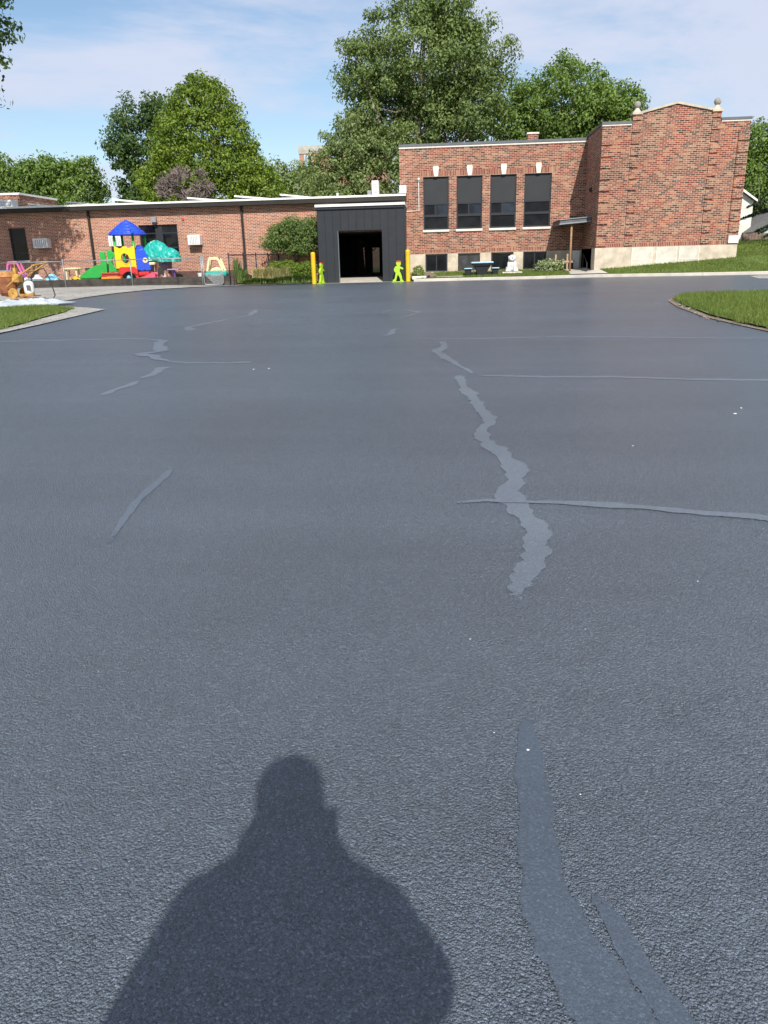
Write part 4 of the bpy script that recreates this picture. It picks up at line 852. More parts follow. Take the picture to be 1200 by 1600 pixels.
for i, (x, y, h) in enumerate([(-9.0,34.5,1.05), (-8.75,34.6,.6)]): tuft(x, y, .9, h, 120, 'grass_dark', ['tall weed growing by the gate post', 'shorter weed at the end of the garden bed'][i], 110+i, .22, None, .02, 'tall_weed')

# ------------------------------------------------------------------ playground
PZ = 1.12
b = MB(); b.box(-30, -9.02, 34.16, 36.84, .6, PZ); b.build('playground_surface', 'mulch', kind='structure')
for i, at_ in enumerate(('before the pink toy car', 'before the cream toy table', 'before the green slide', 'before the teal treehouse', 'running up to the gate')):
    for k, (z0, z1) in enumerate(((.70, .985), (.99, 1.205))):
        x = -21.55+2.5*i
        tag(MB().box(x+.006, x+2.494, 33.96+.012*k, 34.15, z0, z1).build('timber_sleeper', 'timber_old', bevel=.012), ('lower', 'upper')[k]+' dark weathered timber sleeper '+at_, 'timber', 'timber sleepers edging the playground')
def fence(name, posts, z0, z1, label, m='galv', mesh=True, pr=.03):
    t = thing(name, (posts[0][0], posts[0][1], z0), label, 'fence')
    for px, py in posts:
        MB().tube([(px,py,z0-.15),(px,py,z1+.03)], pr, 8).sphere((px,py,z1+.04), pr*1.15, 8, 5).build('post', m, t, smooth=True)
    for a, b_ in zip(posts, posts[1:]): MB().tube([(a[0],a[1],z1-.02),(b_[0],b_[1],z1-.02)], .021, 8).build('top_rail', m, t, smooth=True)
    if mesh:
        w = MB(); p = .075; h = z1-.05-z0-.05
        for a, b_ in zip(posts, posts[1:]):
            A, Bv = Vector((a[0],a[1],0)), Vector((b_[0],b_[1],0)); l = (Bv-A).length; e = (Bv-A)/l; k = -h
            while k < l:
                for sgn in (1, -1):
                    u0, u1 = k, k+h; v0, v1 = (0, h) if sgn > 0 else (h, 0)
                    if u0 < 0: v0 += (v1-v0)*(-u0)/h; u0 = 0
                    if u1 > l: v1 = v0+(v1-v0)*(l-u0)/(u1-u0); u1 = l
                    if u1-u0 < .02: continue
                    c0 = A+e*u0+Vector((0,.004*sgn-.03,z0+.05+v0)); c1 = A+e*u1+Vector((0,.004*sgn-.03,z0+.05+v1)); w.tube([c0, c1], .0014, 3, False)
                k += p
        w.build('chain_link_mesh', 'frame_metal', t, kind='stuff')
    return t
fence('chain_link_fence', [(-25.6,33.9),(-22.6,33.9),(-19.6,33.9),(-16.63,33.9),(-13.58,33.9),(-10.42,33.9)], .86, 2.0, 'chain link fence with grey posts along the playground timbers')
fence('garden_fence', [(-9.2,33.95),(-8.75,34.75),(-8.35,35.45),(-7.95,36.15),(-7.6,36.8)], 1.0, 2.08, 'short dark fence running back from the gate to the wall', 'frame_metal', True, .028)
gt = thing('chain_link_gate', (-9.9, 33.88, .84), 'low bent tube gate before the teal toy car', 'gate')
MB().tube([(-10.30,33.86,1.5),(-10.34,33.86,1.32),(-10.34,33.86,.95),(-10.28,33.86,.86),(-9.56,33.86,.86),(-9.48,33.86,.95),(-9.48,33.86,1.32),(-9.44,33.86,1.5)], .022, 8).build('frame', 'galv', gt, smooth=True)
MB().tube([(-10.34,33.86,1.32),(-9.48,33.86,1.32)], .018, 8).build('rail', 'galv', gt)
for xx in (-10.2,): MB().tube([(xx-.14,33.9,.75),(xx-.14,33.9,2.05)], .03, 8).build('post', 'galv', gt, smooth=True)
w = MB()
for k in range(28):
    for sgn in (1, -1):
        a = -10.32+k*.03
        w.tube([(a if sgn > 0 else a+.0, 33.85+.004*sgn, .88 if sgn > 0 else 1.3), (min(-9.5, a+.42), 33.85+.004*sgn, .88+min(.42, -9.5-a) if sgn > 0 else 1.3-min(.42, -9.5-a))], .002, 3, False)
w.build('chain_link_mesh', 'galv', gt, kind='stuff')

# slide tower
tw_ = thing('slide_tower', (-14.1, 35.2, PZ), 'plastic play tower with blue roof, yellow panel and green slide', 'play tower')
prof = [(.70, 3.02)]; dome = [(.86, 3.04), (.79, 3.13), (.65, 3.25), (.48, 3.38), (.30, 3.52), (.09, 3.66)]
for k in range(5):
    (r0, z0), (r1, z1) = dome[k], dome[k+1]; prof += [(r0, z0), (r0-.004, z0+.035), (r1+.035 if k < 4 else r1, z1-.004)]
rf = MB().lathe((-14.08,35.25,0), prof, 32, .92, .92, 2.5).build('roof', 'toy_blue', tw_, bevel=.006)
for k in range(4):
    for j in range(5-k):
        c = -14.08+(j-(4-k)/2)*.25; yy = 35.25-.92*dome[k][0]*.97; z0 = dome[k][1]+.03
        MB().prism([(c-.05,z0+.012),(c+.05,z0+.012),(c+.05,z0+.07),(c-.05,z0+.07)], yy-.012+.05, yy+.10).build('roof_tile', 'toy_blue', rf)
for px, py in ((-14.58,34.9),(-13.72,34.9),(-14.5,35.6),(-13.45,35.6)): MB().tube([(px,py,PZ),(px,py,3.08)], .055, 10).build('post', 'toy_green', tw_, smooth=True)
N = 40; outer = []; inner = []
for i in range(N):
    a = 2*math.pi*i/N; ca, sa = math.cos(a), math.sin(a); k = 1/max(abs(ca), abs(sa)); ex, ez = .43*ca*k, .45*sa*k
    if sa > .65: ez += .05*math.cos(ex*15)-.0
    if abs(ca) > .7: ex += math.copysign(.035*math.copysign(1, math.sin(ez*14)), ca)
    outer.append((-14.13+ex, 2.07+ez)); inner.append((-14.13+.185*ca, 2.05+.215*sa))
MB().ring(outer, inner, 34.78, 34.86).build('yellow_panel', 'toy_yellow', tw_, bevel=.012)
MB().ring([(-14.13+.215*math.cos(t), 2.05+.245*math.sin(t)) for t in np.linspace(0, 6.283, 33)[:-1]], [(-14.13+.19*math.cos(t), 2.05+.22*math.sin(t)) for t in np.linspace(0, 6.283, 33)[:-1]], 34.755, 34.779).build('window_rim', 'toy_yellow', tw_)
T = Matrix.Translation((-13.68,34.85,0)) @ Matrix.Rotation(R(22), 4, 'Z')
o_ = []; i_ = []
for k in range(36):
    a = 2*math.pi*k/36; ca, sa = math.cos(a), math.sin(a); f = 1/max(abs(ca)**1.0, abs(sa)); o_.append((.34+.33*ca*f*.98+.02*math.sin(a*6), 1.97+.46*sa*f*.97+(.03*math.cos(ca*9)-.20*max(0, ca)*max(0, sa)))); i_.append((.40+.085*ca, 1.95+.085*sa))
MB().ring(o_, i_, -.04, .04, T).build('blue_panel', 'toy_blue', tw_, bevel=.012)
MB().ring([(.40+.11*math.cos(t),1.95+.11*math.sin(t)) for t in np.linspace(0,6.283,25)[:-1]], [(.40+.03*math.cos(t),1.95+.03*math.sin(t)) for t in np.linspace(0,6.283,25)[:-1]], -.055, -.041, T).build('dial', 'toy_cream', tw_)
MB().prism([(-.02+.03,2.42),(.10,2.60),(.25,2.62),(.40,2.50),(.42,2.40)], .30, .36, T).build('rear_panel', 'toy_blue', tw_)
MB().prism([(-15.28,1.45),(-15.04,1.45),(-15.02,1.9),(-15.06,2.3),(-15.10,2.36),(-15.24,2.36),(-15.27,2.28)], 34.75, 34.83).build('slide_side', 'toy_green', tw_, bevel=.015)
MB().prism([(-14.98,1.45),(-14.62,1.50),(-14.60,1.66),(-14.72,1.72),(-14.80,1.86),(-14.80,1.98),(-14.70,2.12),(-14.58,2.15),(-14.55,2.28),(-14.72,2.33),(-14.78,2.42),(-14.92,2.40),(-14.98,2.30),(-14.92,2.0)], 34.80, 34.88).build('side_panel', 'toy_green', tw_, bevel=.015)
MB().prism([(-15.28,1.45),(-15.04,1.45),(-15.06,2.3),(-15.24,2.36)], 35.5, 35.58).build('slide_side', 'toy_green', tw_, bevel=.015)
path = [(-15.06,1.82),(-15.3,1.80),(-15.55,1.74),(-15.8,1.64),(-16.05,1.51),(-16.25,1.37),(-16.40,1.24),(-16.47,1.17)]
def low(x): return PZ+.01+.40*max(0, (x+15.75)/.70)**1.5
mb = MB(); vs = []
for x, z in path: g_ = max(low(x)+.01, z-.16); vs += [(x,34.80,z+.04),(x,34.80,low(x)),(x,35.5,low(x)),(x,35.5,z+.04),(x,35.44,z+.04),(x,35.40,g_),(x,34.9,g_),(x,34.86,z+.04)]
mb.add(vs, [(8*i+k, 8*i+8+k, 8*i+8+(k+1) % 8, 8*i+(k+1) % 8) for i in range(len(path)-1) for k in range(8)]+[tuple(range(7,-1,-1)), tuple(8*(len(path)-1)+k for k in range(8))])
mb.build('slide_chute', 'toy_green', tw_, bevel=.01)
arc = [(-14.45,PZ),(-14.45,1.62),(-14.36,1.68),(-13.70,1.68),(-13.60,1.60),(-13.58,PZ)]+[(-14.02+.34*math.cos(t), PZ+.005+.36*math.sin(t)) for t in np.linspace(0, math.pi, 9)]
MB().prism(arc, 34.66, 34.76).build('red_arch', 'toy_red', tw_, bevel=.012)
MB().box(-15.26, -14.47, 34.62, 35.3, 1.295, 1.46).build('red_deck', 'toy_red', tw_, bevel=.02); MB().box(-15.28, -14.40, 34.58, 35.2, PZ, 1.28).build('orange_step', 'toy_orange', tw_, bevel=.02)
MB().box(-13.57, -13.10, 34.7, 35.3, 1.28, 1.46).build('red_deck', 'toy_red', tw_, bevel=.02); MB().box(-13.55,-13.13,34.75,35.25,PZ,1.279).build('deck_base', 'rubber', tw_)
MB().box(-14.6, -13.6, 34.95, 35.6, 1.50, 1.60).build('floor', 'toy_blue', tw_); MB().box(-14.44,-13.6,35.0,35.05,PZ,1.5).build('arch_shade_sheet', 'rubber', tw_)  # black sheet painted in as the shade of the hollow under the arch

th = thing('tree_playhouse', (-12.5, 35.4, PZ), 'toy treehouse with teal leaf canopy and brown trunk', 'playhouse')
def leafcap(cx, cy, cz, rx, ry, rz, seed):
    q = random.Random(seed); vs = []; fs = []; n, m_ = 30, 9
    for i in range(m_+1):
        ph = (math.pi/2)*i/m_*1.12
        for k in range(n):
            a = 2*math.pi*k/n; f = 1+.045*math.sin(k*2.5+i*1.9+seed)+.035*math.sin(k*5+i*3.1)+(0 if i < m_-1 else .05*math.sin(k*4)); rr = math.sin(min(ph, math.pi/2))*f
            vs.append((cx+rx*rr*math.cos(a), cy+ry*rr*math.sin(a), cz+rz*math.cos(ph)*f+(-.05 if i == m_ else 0)))
    for i in range(m_):
        for k in range(n): fs.append((i*n+k, (i+1)*n+k, (i+1)*n+(k+1) % n, i*n+(k+1) % n))
    fs.append(tuple(range(n))); fs.append(tuple(m_*n+k for k in range(n-1, -1, -1))); return MB().add(vs, fs)
leafcap(-12.90,35.45,2.10,.62,.55,.66,1).build('leaf_canopy', 'toy_teal', th); leafcap(-12.24,35.12,1.99,.52,.5,.46,2).build('leaf_canopy', 'toy_teal', th)
mb = MB(); mb.lathe((-12.62,35.35,PZ), [(.52,0),(.43,.12),(.38,.4),(.40,.7),(.48,.92)], 18, 1, .9); mb.build('trunk', 'toy_brown', th, smooth=True)
for a in (-12.98, -12.22): MB().tube([(a,34.95,PZ-.02),(a*.6-12.6*.4,35.1,PZ+.22),(a*.3-12.6*.7,35.2,PZ+.5)], [.11,.09,.06], 8).build('root', 'toy_brown', th, smooth=True)
MB().prism([(-12.78,PZ+.02),(-12.5,PZ+.02),(-12.5,PZ+.42),(-12.57,PZ+.52),(-12.71,PZ+.52),(-12.78,PZ+.42)], 34.98, 35.06).build('door', 'rubber', th)  # black slab gives the trunk recess its shade by colour, no door leaf
MB().lathe((-12.45,34.98,1.72), [(.10,0),(.10,.05),(.06,.07)], 12).build('porthole', 'toy_blue', th)
MB().box(-12.3, -11.78, 34.85, 35.25, 1.50, 1.55).build('shelf', 'toy_lavender', th, bevel=.02); MB().box(-12.05,-12.0,35.0,35.1,PZ,1.50).build('shelf_leg', 'toy_purple', th)
MB().box(-13.08, -12.82, 34.78, 35.0, 1.74, 1.86).build('lookout', 'toy_cream', th, bevel=.03)
ps = thing('toy_slide', (-13.1, 34.6, PZ), 'low pink toddler slide in front of the treehouse', 'toy slide')
mb = MB()
for y0, y1 in ((34.36,34.42),(34.72,34.78)): mb.prism([(-13.60,PZ),(-12.70,PZ),(-12.70,1.42),(-12.82,1.44),(-13.1,1.30),(-13.4,1.22),(-13.62,1.19)], y0, y1)
mb.build('side', 'toy_pink', ps, bevel=.015); MB().prism([(-13.60,PZ),(-12.75,PZ),(-12.75,1.36),(-13.1,1.24),(-13.6,1.15)], 34.425, 34.715).build('chute', 'toy_pink', ps)

def coupe(x, y, z, body, cab, label, rz=0, s=1):
    t = thing('toy_car', (x, y, z), label, 'toy car')
    q = lambda pts: [(x+a*s, z+c*s) for a, c in pts]
    MB().prism(q([(-.46,.10),(.46,.10),(.49,.24),(.44,.34),(-.44,.34),(-.49,.24)]), y-.26*s, y+.26*s).build('body', body, t, bevel=.05)
    for yy in (y-.22*s, y+.16*s): MB().ring(q([(-.42,.34),(-.30,.84),(-.22,.90),(.12,.90),(.20,.84),(.38,.34)]), q([(-.34,.345),(-.23,.78),(-.18,.81),(.08,.81),(.13,.78),(.28,.345)]), yy, yy+.06*s).build('cab_frame', cab, t, bevel=.012)
    MB().box(x-.26*s, x+.16*s, y-.23*s, y+.23*s, z+.88*s, z+.93*s).build('roof', cab, t, bevel=.02)
    MB().prism(q([(-.30,.345),(.26,.345),(.20,.44),(.0,.50),(-.2,.44)]), y-.10*s, y+.10*s).build('seat', cab, t, bevel=.02)
    for a in (-.30, .30):
        for yy in (y-.27*s, y+.21*s):
            MB().tube([(x+a*s,yy,z+.10*s),(x+a*s,yy+.06*s,z+.10*s)], .10*s, 14).build('wheel', 'rubber', t)
    t.rotation_euler.z = rz; return t
coupe(-9.98, 34.72, PZ-.04, 'toy_teal', 'toy_cream', 'teal and cream toy car behind the gate')
coupe(-19.35, 34.9, PZ, 'toy_purple', 'toy_magenta', 'purple and pink toy car by the far playground end', R(8))
tb_ = thing('sand_table', (-16.95, 35.4, PZ), 'cream topped toy table left of the slide', 'toy table')
MB().lathe((-16.95,35.4,PZ), [(.40,.50),(.44,.53),(.44,.58),(.38,.60)], 16, 1, .7).build('table_top', 'toy_cream', tb_)
for a, c in ((-.25,-.15),(.25,-.15),(-.25,.15),(.25,.15)): MB().tube([(-16.95+a,35.4+c,PZ),(-16.95+a*.9,35.4+c*.9,PZ+.5)], .04, 8).build('leg', 'toy_cream', tb_)
MB().prism([(-16.62,PZ),(-16.1,PZ),(-16.2,PZ+.25),(-16.35,PZ+.55),(-16.5,PZ+.58),(-16.45,PZ+.25)], 35.7, 36.1).build('toy_chair', 'rubber', bevel=.03); tag(bpy.data.objects['toy_chair'], 'black moulded chair behind the cream toy table', 'chair')
def blobtoy(name, x, y, rx, rz, m, label, cat, m2='white_plastic'):
    t = thing(name, (x, y, PZ), label, cat)
    MB().prism([(x-rx,PZ+.04),(x+rx,PZ+.04),(x+rx,PZ+rz*.5),(x+rx*.5,PZ+rz*.62),(x+rx*.2,PZ+rz),(x-rx*.3,PZ+rz*.95),(x-rx*.6,PZ+rz*.6),(x-rx,PZ+rz*.5)], y-rx*.45, y+rx*.45).build('body', m, t, bevel=.04)
    for a in (-.6, .6): MB().tube([(x+a*rx,y-rx*.5,PZ+.06),(x+a*rx,y+rx*.5,PZ+.06)], .06, 10).build('wheel', m2, t)
blobtoy('ride_on_toy', -17.65, 34.8, .30, .36, 'toy_sky', 'pale blue ride-on toy truck near the timber edge', 'ride-on toy')
blobtoy('ride_on_toy', -18.4, 34.9, .24, .34, 'white_plastic', 'white ride-on toy between the pink car and blue truck', 'ride-on toy', 'toy_sky')
blobtoy('ride_on_toy', -16.5, 34.7, .20, .24, 'toy_yellow', 'yellow ride-on toy at the foot of the slide', 'ride-on toy', 'rubber')
blobtoy('ride_on_toy', -20.2, 34.9, .28, .34, 'toy_sky', 'light blue toy left of the pink car', 'ride-on toy', 'rubber')
MB().lathe((-14.0,34.6,PZ), [(.05,0),(.11,.04),(.09,.14),(.04,.2)], 8).build('toy_bucket', 'toy_sky'); tag(bpy.data.objects['toy_bucket'], 'small pale blue toy in front of the red arch', 'toy')
MB().lathe((-10.75,34.7,PZ), [(.09,0),(.12,.22),(.10,.23)], 12).build('bucket', 'white_plastic'); tag(bpy.data.objects['bucket'], 'little white bucket left of the gate', 'bucket')

# ------------------------------------------------------------------ crack filling kettle on its pallet
KX, KY = -14.1, 25.0; KZ = gz(KX, KY)+.012
pl = thing('pallet', (-14.2, 26.0, KZ), 'wooden pallet under the rusty kettle', 'pallet')
for i in range(6): MB().box(-14.62, -13.72, 25.62+i*.15, 25.72+i*.15, KZ+.11, KZ+.13).build('deck_board', 'pallet_wood', pl)
for x in (-14.60, -14.21, -13.82): MB().box(x, x+.09, 25.62, 26.47, KZ+.025, KZ+.109).build('stringer', 'pallet_wood', pl)
for i in range(3): MB().box(-14.62, -13.72, 25.64+i*.36, 25.74+i*.36, KZ, KZ+.024).build('bottom_board', 'pallet_wood', pl)
km = thing('melting_kettle', (-14.6, 26.1, KZ+.13), 'rusty orange crack filler kettle with yellow frame and handles', 'machine')
b = KZ+.20
MB().lathe((-14.78,26.1,b), [(.20,0),(.27,.10),(.31,.45),(.33,.62)], 22).build('kettle_drum', 'rust', km)
MB().lathe((-14.78,26.1,b), [(.345,.60),(.345,.74),(.32,.76)], 22).build('drum_band', 'rust_pale', km)
MB().lathe((-14.78,26.1,b), [(.30,.761),(.30,.79),(.12,.81)], 18).build('lid', 'galv', km)
MB().box(-14.52, -14.28, 25.95, 26.25, b+.42, b+.68).build('pump_box', 'machine_yellow', km, bevel=.02); MB().box(-14.45, -14.36, 26.0, 26.15, b+.68, b+.88).build('pump_head', 'machine_yellow', km)
MB().tube([(-14.40,26.05,b+.88),(-14.39,26.05,b+1.0),(-14.27,26.02,b+1.0)], .018, 6).build('crank', 'machine_yellow', km)
for y in (25.75, 26.35): MB().tube([(-14.62,y,b+.28),(-14.05,y,b+.68),(-13.55,y,b+.95)], .026, 8).build('handle_bar', 'machine_yellow', km)
MB().tube([(-13.62,25.7,b+.93),(-13.48,26.4,b+1.0)], .024, 8).build('cross_bar', 'machine_yellow', km); MB().tube([(-13.95,25.75,b+.74),(-13.9,26.35,b+.76)], .02, 8).build('cross_bar', 'machine_yellow', km)
for y in (25.72, 26.42):
    wh = MB().tube([(-14.42,y,b+.09),(-14.42,y+.06,b+.09)], .16, 20).build('wheel', 'machine_yellow', km); MB().tube([(-14.42,y-.012,b+.09),(-14.42,y-.001,b+.09)], .03, 8).build('hub', 'rust', wh)
MB().box(-14.75, -13.80, 25.86, 26.34, b-.03, b+.0).build('base_plate', 'rust', km); MB().box(-14.28,-13.82,25.87,26.0,b+.0,b+.06).build('tank_shelf', 'machine_yellow', km)
pt = thing('propane_tank', (-14.06, 26.1, b), 'white propane tank standing on the kettle base', 'propane tank')
MB().lathe((-14.06,26.12,b+.0), [(.12,0),(.12,.05),(.155,.08),(.16,.14),(.16,.34),(.14,.42),(.08,.46)], 22).build('bottle', 'white_plastic', pt, smooth=True)
MB().ring([(-14.06+.10*math.cos(t), .0+.10*math.sin(t)) for t in np.linspace(0,6.283,21)[:-1]], [(-14.06+.09*math.cos(t), .0+.09*math.sin(t)) for t in np.linspace(0,6.283,21)[:-1]], 0, .12, Matrix.Translation((0,26.12,b+.44)) @ Matrix.Rotation(R(90),4,'X') @ Matrix.Identity(4)).build('collar', 'white_plastic', pt)
MB().tube([(-14.06,26.12,b+.45),(-14.06,26.12,b+.55)], .02, 8).build('valve', 'galv', pt); MB().box(-14.06,-13.93,25.957,25.964,b+.16,b+.33).build('sticker', 'coping', pt)
hz_ = KZ
for q_ in (pl, km, pt): q_.location.x += .55; q_.location.y -= 1.16
MB().tube([(-13.4,24.94,b+.55),(-13.15,24.84,b+.75),(-12.85,24.84,b+.85),(-12.7,24.84,b+.5),(-12.6,24.84,b+.0),(-12.7,24.79,hz_+.02),(-13.15,24.44,hz_+.02)], .018, 8).build('gas_hose', 'rubber', smooth=True); tag(bpy.data.objects['gas_hose'], 'black hose looping from the kettle handles to the gravel', 'hose')
r = np.random.default_rng(12); n1, n2 = 46, 26; vs = []
for j in range(n2):
    for i in range(n1):
        u, v = i/(n1-1), j/(n2-1); x = -15.5+u*4.1+.1*math.sin(v*9); y = 21.9+v*1.6+.28*math.sin(u*7+1)*(1-v)-.3*u*(1-v)+.45*max(0,u-.7); e = min(u, 1-u, v, 1-v)
        hgt = .02+min(1, e*9)*(.055+.06*math.sin(u*31+v*6)*math.sin(v*17+u*9)+.05*r.random()+.04*math.sin(u*11-v*13)); vs.append((x, y, gz(x, y)+.045+max(.005, hgt)))
MB().add(vs, [(j*n1+i, j*n1+i+1, (j+1)*n1+i+1, (j+1)*n1+i) for j in range(n2-1) for i in range(n1-1)]).build('plastic_sheet', 'plastic_film'); tag(bpy.data.objects['plastic_sheet'], 'crumpled clear plastic sheet lying on the grass before the pallet', 'plastic sheet')
mb = MB(); n1 = 18; vs = []
for j in range(n1):
    for i in range(n1):
        u, v = i/(n1-1)*2-1, j/(n1-1)*2-1; x, y = -15.0+u*.9, 24.3+v*.8; vs.append((x, y, gz(x, y)+.005+.30*max(0, 1-u*u-v*v)*(1+.25*math.sin(u*7+v*5))))
mb.add(vs, [(j*n1+i, j*n1+i+1, (j+1)*n1+i+1, (j+1)*n1+i) for j in range(n1-1) for i in range(n1-1)]); mb.build('sand_heap', 'soil', smooth=True); tag(bpy.data.objects['sand_heap'], 'low heap of brown sand beside the rusty kettle', 'heap')

# ------------------------------------------------------------------ houses and far block
hs = thing('white_house', (23, 63, 1.7), 'white two storey house with gable behind the gable block', 'house')
HX0, HX1, HY = 18.2, 22.25, 60
mb = MB(); mb.add([(HX0,HY,1.4),(HX1,HY,1.4),(HX1,HY,5.1),((HX0+HX1)/2,HY,6.5),(HX0,HY,5.1),(HX0,67,1.4),(HX1,67,1.4),(HX1,67,5.1),((HX0+HX1)/2,67,6.5),(HX0,67,5.1)], [(0,1,2,3,4),(1,6,7,2),(5,0,4,9),(6,5,9,8,7)]); mb.build('wall', 'siding', hs)
for k in range(22): MB().box(HX0-.01, HX1+.01, HY-.02, HY-.001, 1.62+k*.15, 1.63+k*.15).build('siding_board', 'siding', hs)
xm = (HX0+HX1)/2
MB().prism([(HX0-.15,5.06),(xm,6.52),(HX1+.15,5.06),(HX1+.15,5.18),(xm,6.66),(HX0-.15,5.18)], HY-.35, 67.3).build('roof', 'shingle', hs)
MB().prism([(HX0-.15,5.02),(xm,6.47),(HX1+.15,5.02),(HX1+.15,5.16),(xm,6.64),(HX0-.15,5.16)], HY-.39, HY-.352).build('barge_board', 'white_trim', hs)
for x0, z0, z1 in ((20.85,2.25,2.95),(20.9,3.55,4.35),(19.4,2.25,2.95),(19.5,3.55,4.35)):
    w = MB().ring([(x0,z0),(x0+.62,z0),(x0+.62,z1),(x0,z1)], [(x0+.09,z0+.09),(x0+.53,z0+.09),(x0+.53,z1-.09),(x0+.09,z1-.09)], HY-.05, HY-.001).build('window', 'white_trim', hs)
    MB().box(x0+.09, x0+.53, HY-.02, HY-.01, z0+.09, z1-.09).build('pane', 'glass', w); MB().box(x0+.09,x0+.53,HY-.035,HY-.021,(z0+z1)/2-.02,(z0+z1)/2+.02).build('sash_bar', 'white_trim', w)
hg = thing('grey_house', (25, 58, 1.7), 'pale blue grey house with dark shutters beside the white house', 'house')
mb = MB(); gx0, gx1, gy = 22.0, 28.5, 57
mb.add([(gx0,gy,1.4),(gx1,gy,1.4),(gx1,gy,3.0),((gx0+gx1)/2,gy,5.4),(gx0,gy,3.0),(gx0,62,1.4),(gx1,62,1.4),(gx1,62,3.0),((gx0+gx1)/2,62,5.4),(gx0,62,3.0)], [(0,1,2,3,4),(1,6,7,2),(5,0,4,9),(6,5,9,8,7)]); mb.build('wall', 'siding_grey', hg)
xm = (gx0+gx1)/2
MB().prism([(gx0-.3,2.78),(xm,5.42),(gx1+.3,2.78),(gx1+.3,2.96),(xm,5.60),(gx0-.3,2.96)], gy-.3, 62.3).build('roof', 'shingle', hg)
for x0 in (22.32, 22.85, 23.6, 25.2):
    w = MB().box(x0, x0+.22, gy-.03, gy-.001, 1.95, 2.75).build('window', 'white_trim', hg); MB().box(x0+.03, x0+.19, gy-.04, gy-.031, 2.0, 2.70).build('pane', 'glass', w)
    for sx in (x0-.10, x0+.24): MB().box(sx, sx+.08, gy-.05, gy-.001, 1.97, 2.78).build('shutter', 'table_black', hg)
fw = thing('board_fence', (23, 53, 1.5), 'low weathered board fence before the grey house', 'fence')
fz = lawn_z(20, 54)
for i in range(30): MB().box(19.6+i*.2, 19.6+i*.2+.18, 54, 54.03, fz-.03, fz+.50+.03*math.sin(i*5)).build('board', 'fence_wood', fw)
for x in (19.6, 21.6, 23.6): MB().box(x, x+.1, 54.031, 54.13, fz-.03, fz+.55).build('post', 'bark_dark', fw)
MB().box(19.6, 25.6, 54.031, 54.07, fz+.30, fz+.36).build('rail', 'fence_wood', fw)
ap = thing('apartment_block', (-15, 124, 0), 'distant brick apartment block rising above the trees', 'building')
ax0, ax1, ay = -20.7, -8, 120
MB().box(ax0, ax1, ay, ay+14, 0, 16.9).build('wall', 'brick_new', ap); MB().box(ax0-.1, ax1+.1, ay-.1, ay+14.1, 16.9, 17.95).build('parapet', 'grey_concrete', ap)
for fl_ in range(5):
    z1 = 16.75-fl_*2.9
    for x0 in (-20.0, -16.2, -12.4):
        w = MB().box(x0, x0+1.15, ay-.06, ay-.001, z1-1.5, z1).build('window', 'white_trim', ap)
        MB().box(x0+.06, x0+.5, ay-.08, ay-.061, z1-1.4, z1-.08).build('pane', 'glass_sky', w); MB().box(x0+.6, x0+1.1, ay-.08, ay-.061, z1-1.4, z1-.08).build('pane', 'glass', w)

# ------------------------------------------------------------------ the photographer, standing behind the lens
px, py = -.025, -.35; PB = gz(px, py)
pp = thing('person', (px, py, PB), 'person in dark hooded top and khaki trousers holding up a phone', 'person')
def limb(mb, pts, rad):
    mb.tube(pts, rad, 10)
    for p, r_ in zip(pts, rad): mb.sphere(p, r_, 10, 7)
HL, HR = (-.055,-.085,1.505-PB), (.055,-.085,1.505-PB)
SH = ((px-.185,py,1.36), (px+.185,py,1.37)); EL = ((px-.305,py+.08,1.06), (px+.245,py+.09,1.18))
def body(mb, g=0):
    mb.sphere((px, py, 1.01), (.20+g,.14+g,.18+g)).sphere((px, py+.01, 1.17), (.215+g,.15+g,.2+g)).sphere((px, py, 1.30), (.21+g,.135+g,.14+g)).sphere((px, py, 1.39), (.145+g,.095+g,.08+g))
def up(mb): mb.v = [(x, y, z+PB) for x, y, z in mb.v]; return mb
mb = MB(); body(mb)
mb.tube([(px,py,1.42),(px,py+.02,1.60)], [.08,.065], 12).sphere((px,py+.03,1.665), (.078,.095,.118), 16, 12).sphere((px,py+.075,1.60), (.05,.05,.05)).sphere((px,py+.128,1.655), (.016,.02,.022))
mb.tube([(px-.15,py,1.38),(px,py,1.48),(px+.15,py,1.38)], [.06,.08,.06], 10)
for sg in (-1, 1): mb.sphere((px+sg*.08, py+.02, 1.655), (.014,.022,.034))
for S, E_, H_ in ((SH[0], EL[0], HL), (SH[1], EL[1], HR)):
    limb(mb, [S, E_], [.07,.05]); limb(mb, [E_, H_], [.05,.03]); s_ = 1 if H_[0] > 0 else -1
    mb.sphere(H_, (.022,.035,.045))
    for k in range(4): z = H_[2]+.035-.024*k; limb(mb, [(H_[0],H_[1]-.0,z),(H_[0]-s_*.006,H_[1]+.035,z+.004),(H_[0]-s_*.028,H_[1]+.042,z+.006)], [.0095,.009,.008])
    limb(mb, [(H_[0]-s_*.004,H_[1]-.02,H_[2]+.02),(H_[0]-s_*.018,H_[1]-.028,H_[2]+.045),(H_[0]-s_*.03,H_[1]-.02,H_[2]+.06)], [.012,.011,.009])
for sg in (-1, 1):
    limb(mb, [(px+sg*.10,py,.95),(px+sg*.12,py+.02,.50),(px+sg*.13,py-.01,.09)], [.095,.062,.042]); mb.sphere((px+sg*.13,py+.06,.05), (.045,.12,.045))
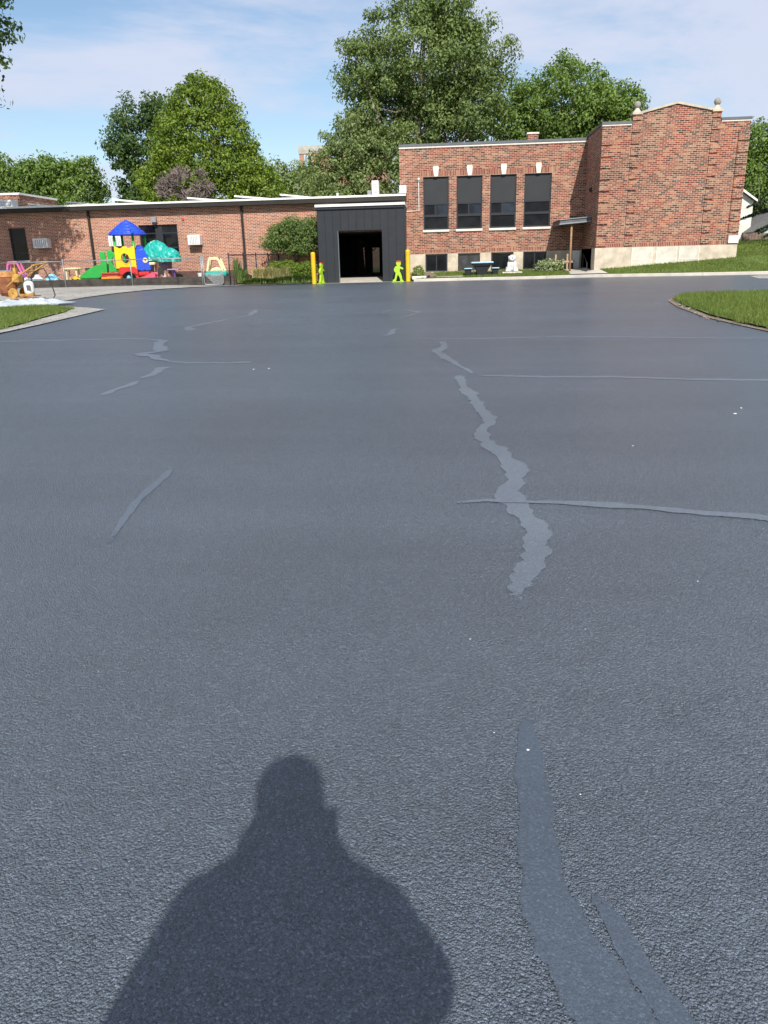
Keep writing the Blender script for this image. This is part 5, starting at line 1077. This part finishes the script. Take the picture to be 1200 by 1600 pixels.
sub(up(mb).build('body', 'skin', pp), .009)
mb = MB(); body(mb, .022); mb.tube([(px-.185,py,1.36),(px-.07,py,1.45),(px+.07,py,1.45),(px+.185,py,1.37)], [.075,.09,.09,.075], 10)
mb.lathe((px,py-.02,1.47), [(.15,-.04),(.135,.03),(.12,.10),(.10,.14)], 16)      # hood folded round the neck
for S, E_ in zip(SH, EL): limb(mb, [S, tuple(Vector(S).lerp(Vector(E_), 1.02))], [.085,.07])
sub(up(mb).build('hooded_top', 'cloth_navy', pp), .014)
mb = MB(); mb.sphere((px,py,.95), (.205,.155,.15))
for sg in (-1, 1): limb(mb, [(px+sg*.10,py,.93),(px+sg*.12,py+.02,.50),(px+sg*.13,py-.01,.12)], [.112,.085,.07])
sub(up(mb).build('trousers', 'cloth_khaki', pp), .014)
for sg in (-1, 1): sub(up(MB().sphere((px+sg*.13,py+.05,.055), (.055,.145,.055)).sphere((px+sg*.13,py-.03,.08), (.05,.06,.075))).build('shoe', 'leather', pp), .012)
mb = MB(); mb.sphere((px,py+.015,1.70), (.092,.105,.085), 18, 12).sphere((px,py-.01,1.66), (.09,.09,.10)); sub(up(mb).build('hair', 'bark_dark', pp), .01)
for sg in (-1, 1): up(MB().sphere((px+sg*.032,py+.115,1.675), .013)).build('eye', 'stone_white', pp)
up(MB().box(px-.024, px+.024, py+.113, py+.125, 1.602, 1.610)).build('mouth', 'toy_pink', pp)
ph = MB()
T = Matrix.Translation((0,0,1.6)) @ Matrix.Rotation(R(YAW),4,'Z') @ Matrix.Rotation(-R(PITCH),4,'X')
vs = [tuple(T @ Vector(p)) for p in [(-.036,-.03,-.135),(.036,-.03,-.135),(.036,-.022,-.135),(-.036,-.022,-.135),(-.036,-.03,.015),(.036,-.03,.015),(.036,-.022,.015),(-.036,-.022,.015)]]
ph.add(vs, [(0,3,2,1),(4,5,6,7),(0,1,5,4),(1,2,6,5),(2,3,7,6),(3,0,4,7)]); tag(ph.build('phone', 'rubber', bevel=.002), 'black phone held upright in both hands by the person', 'phone')
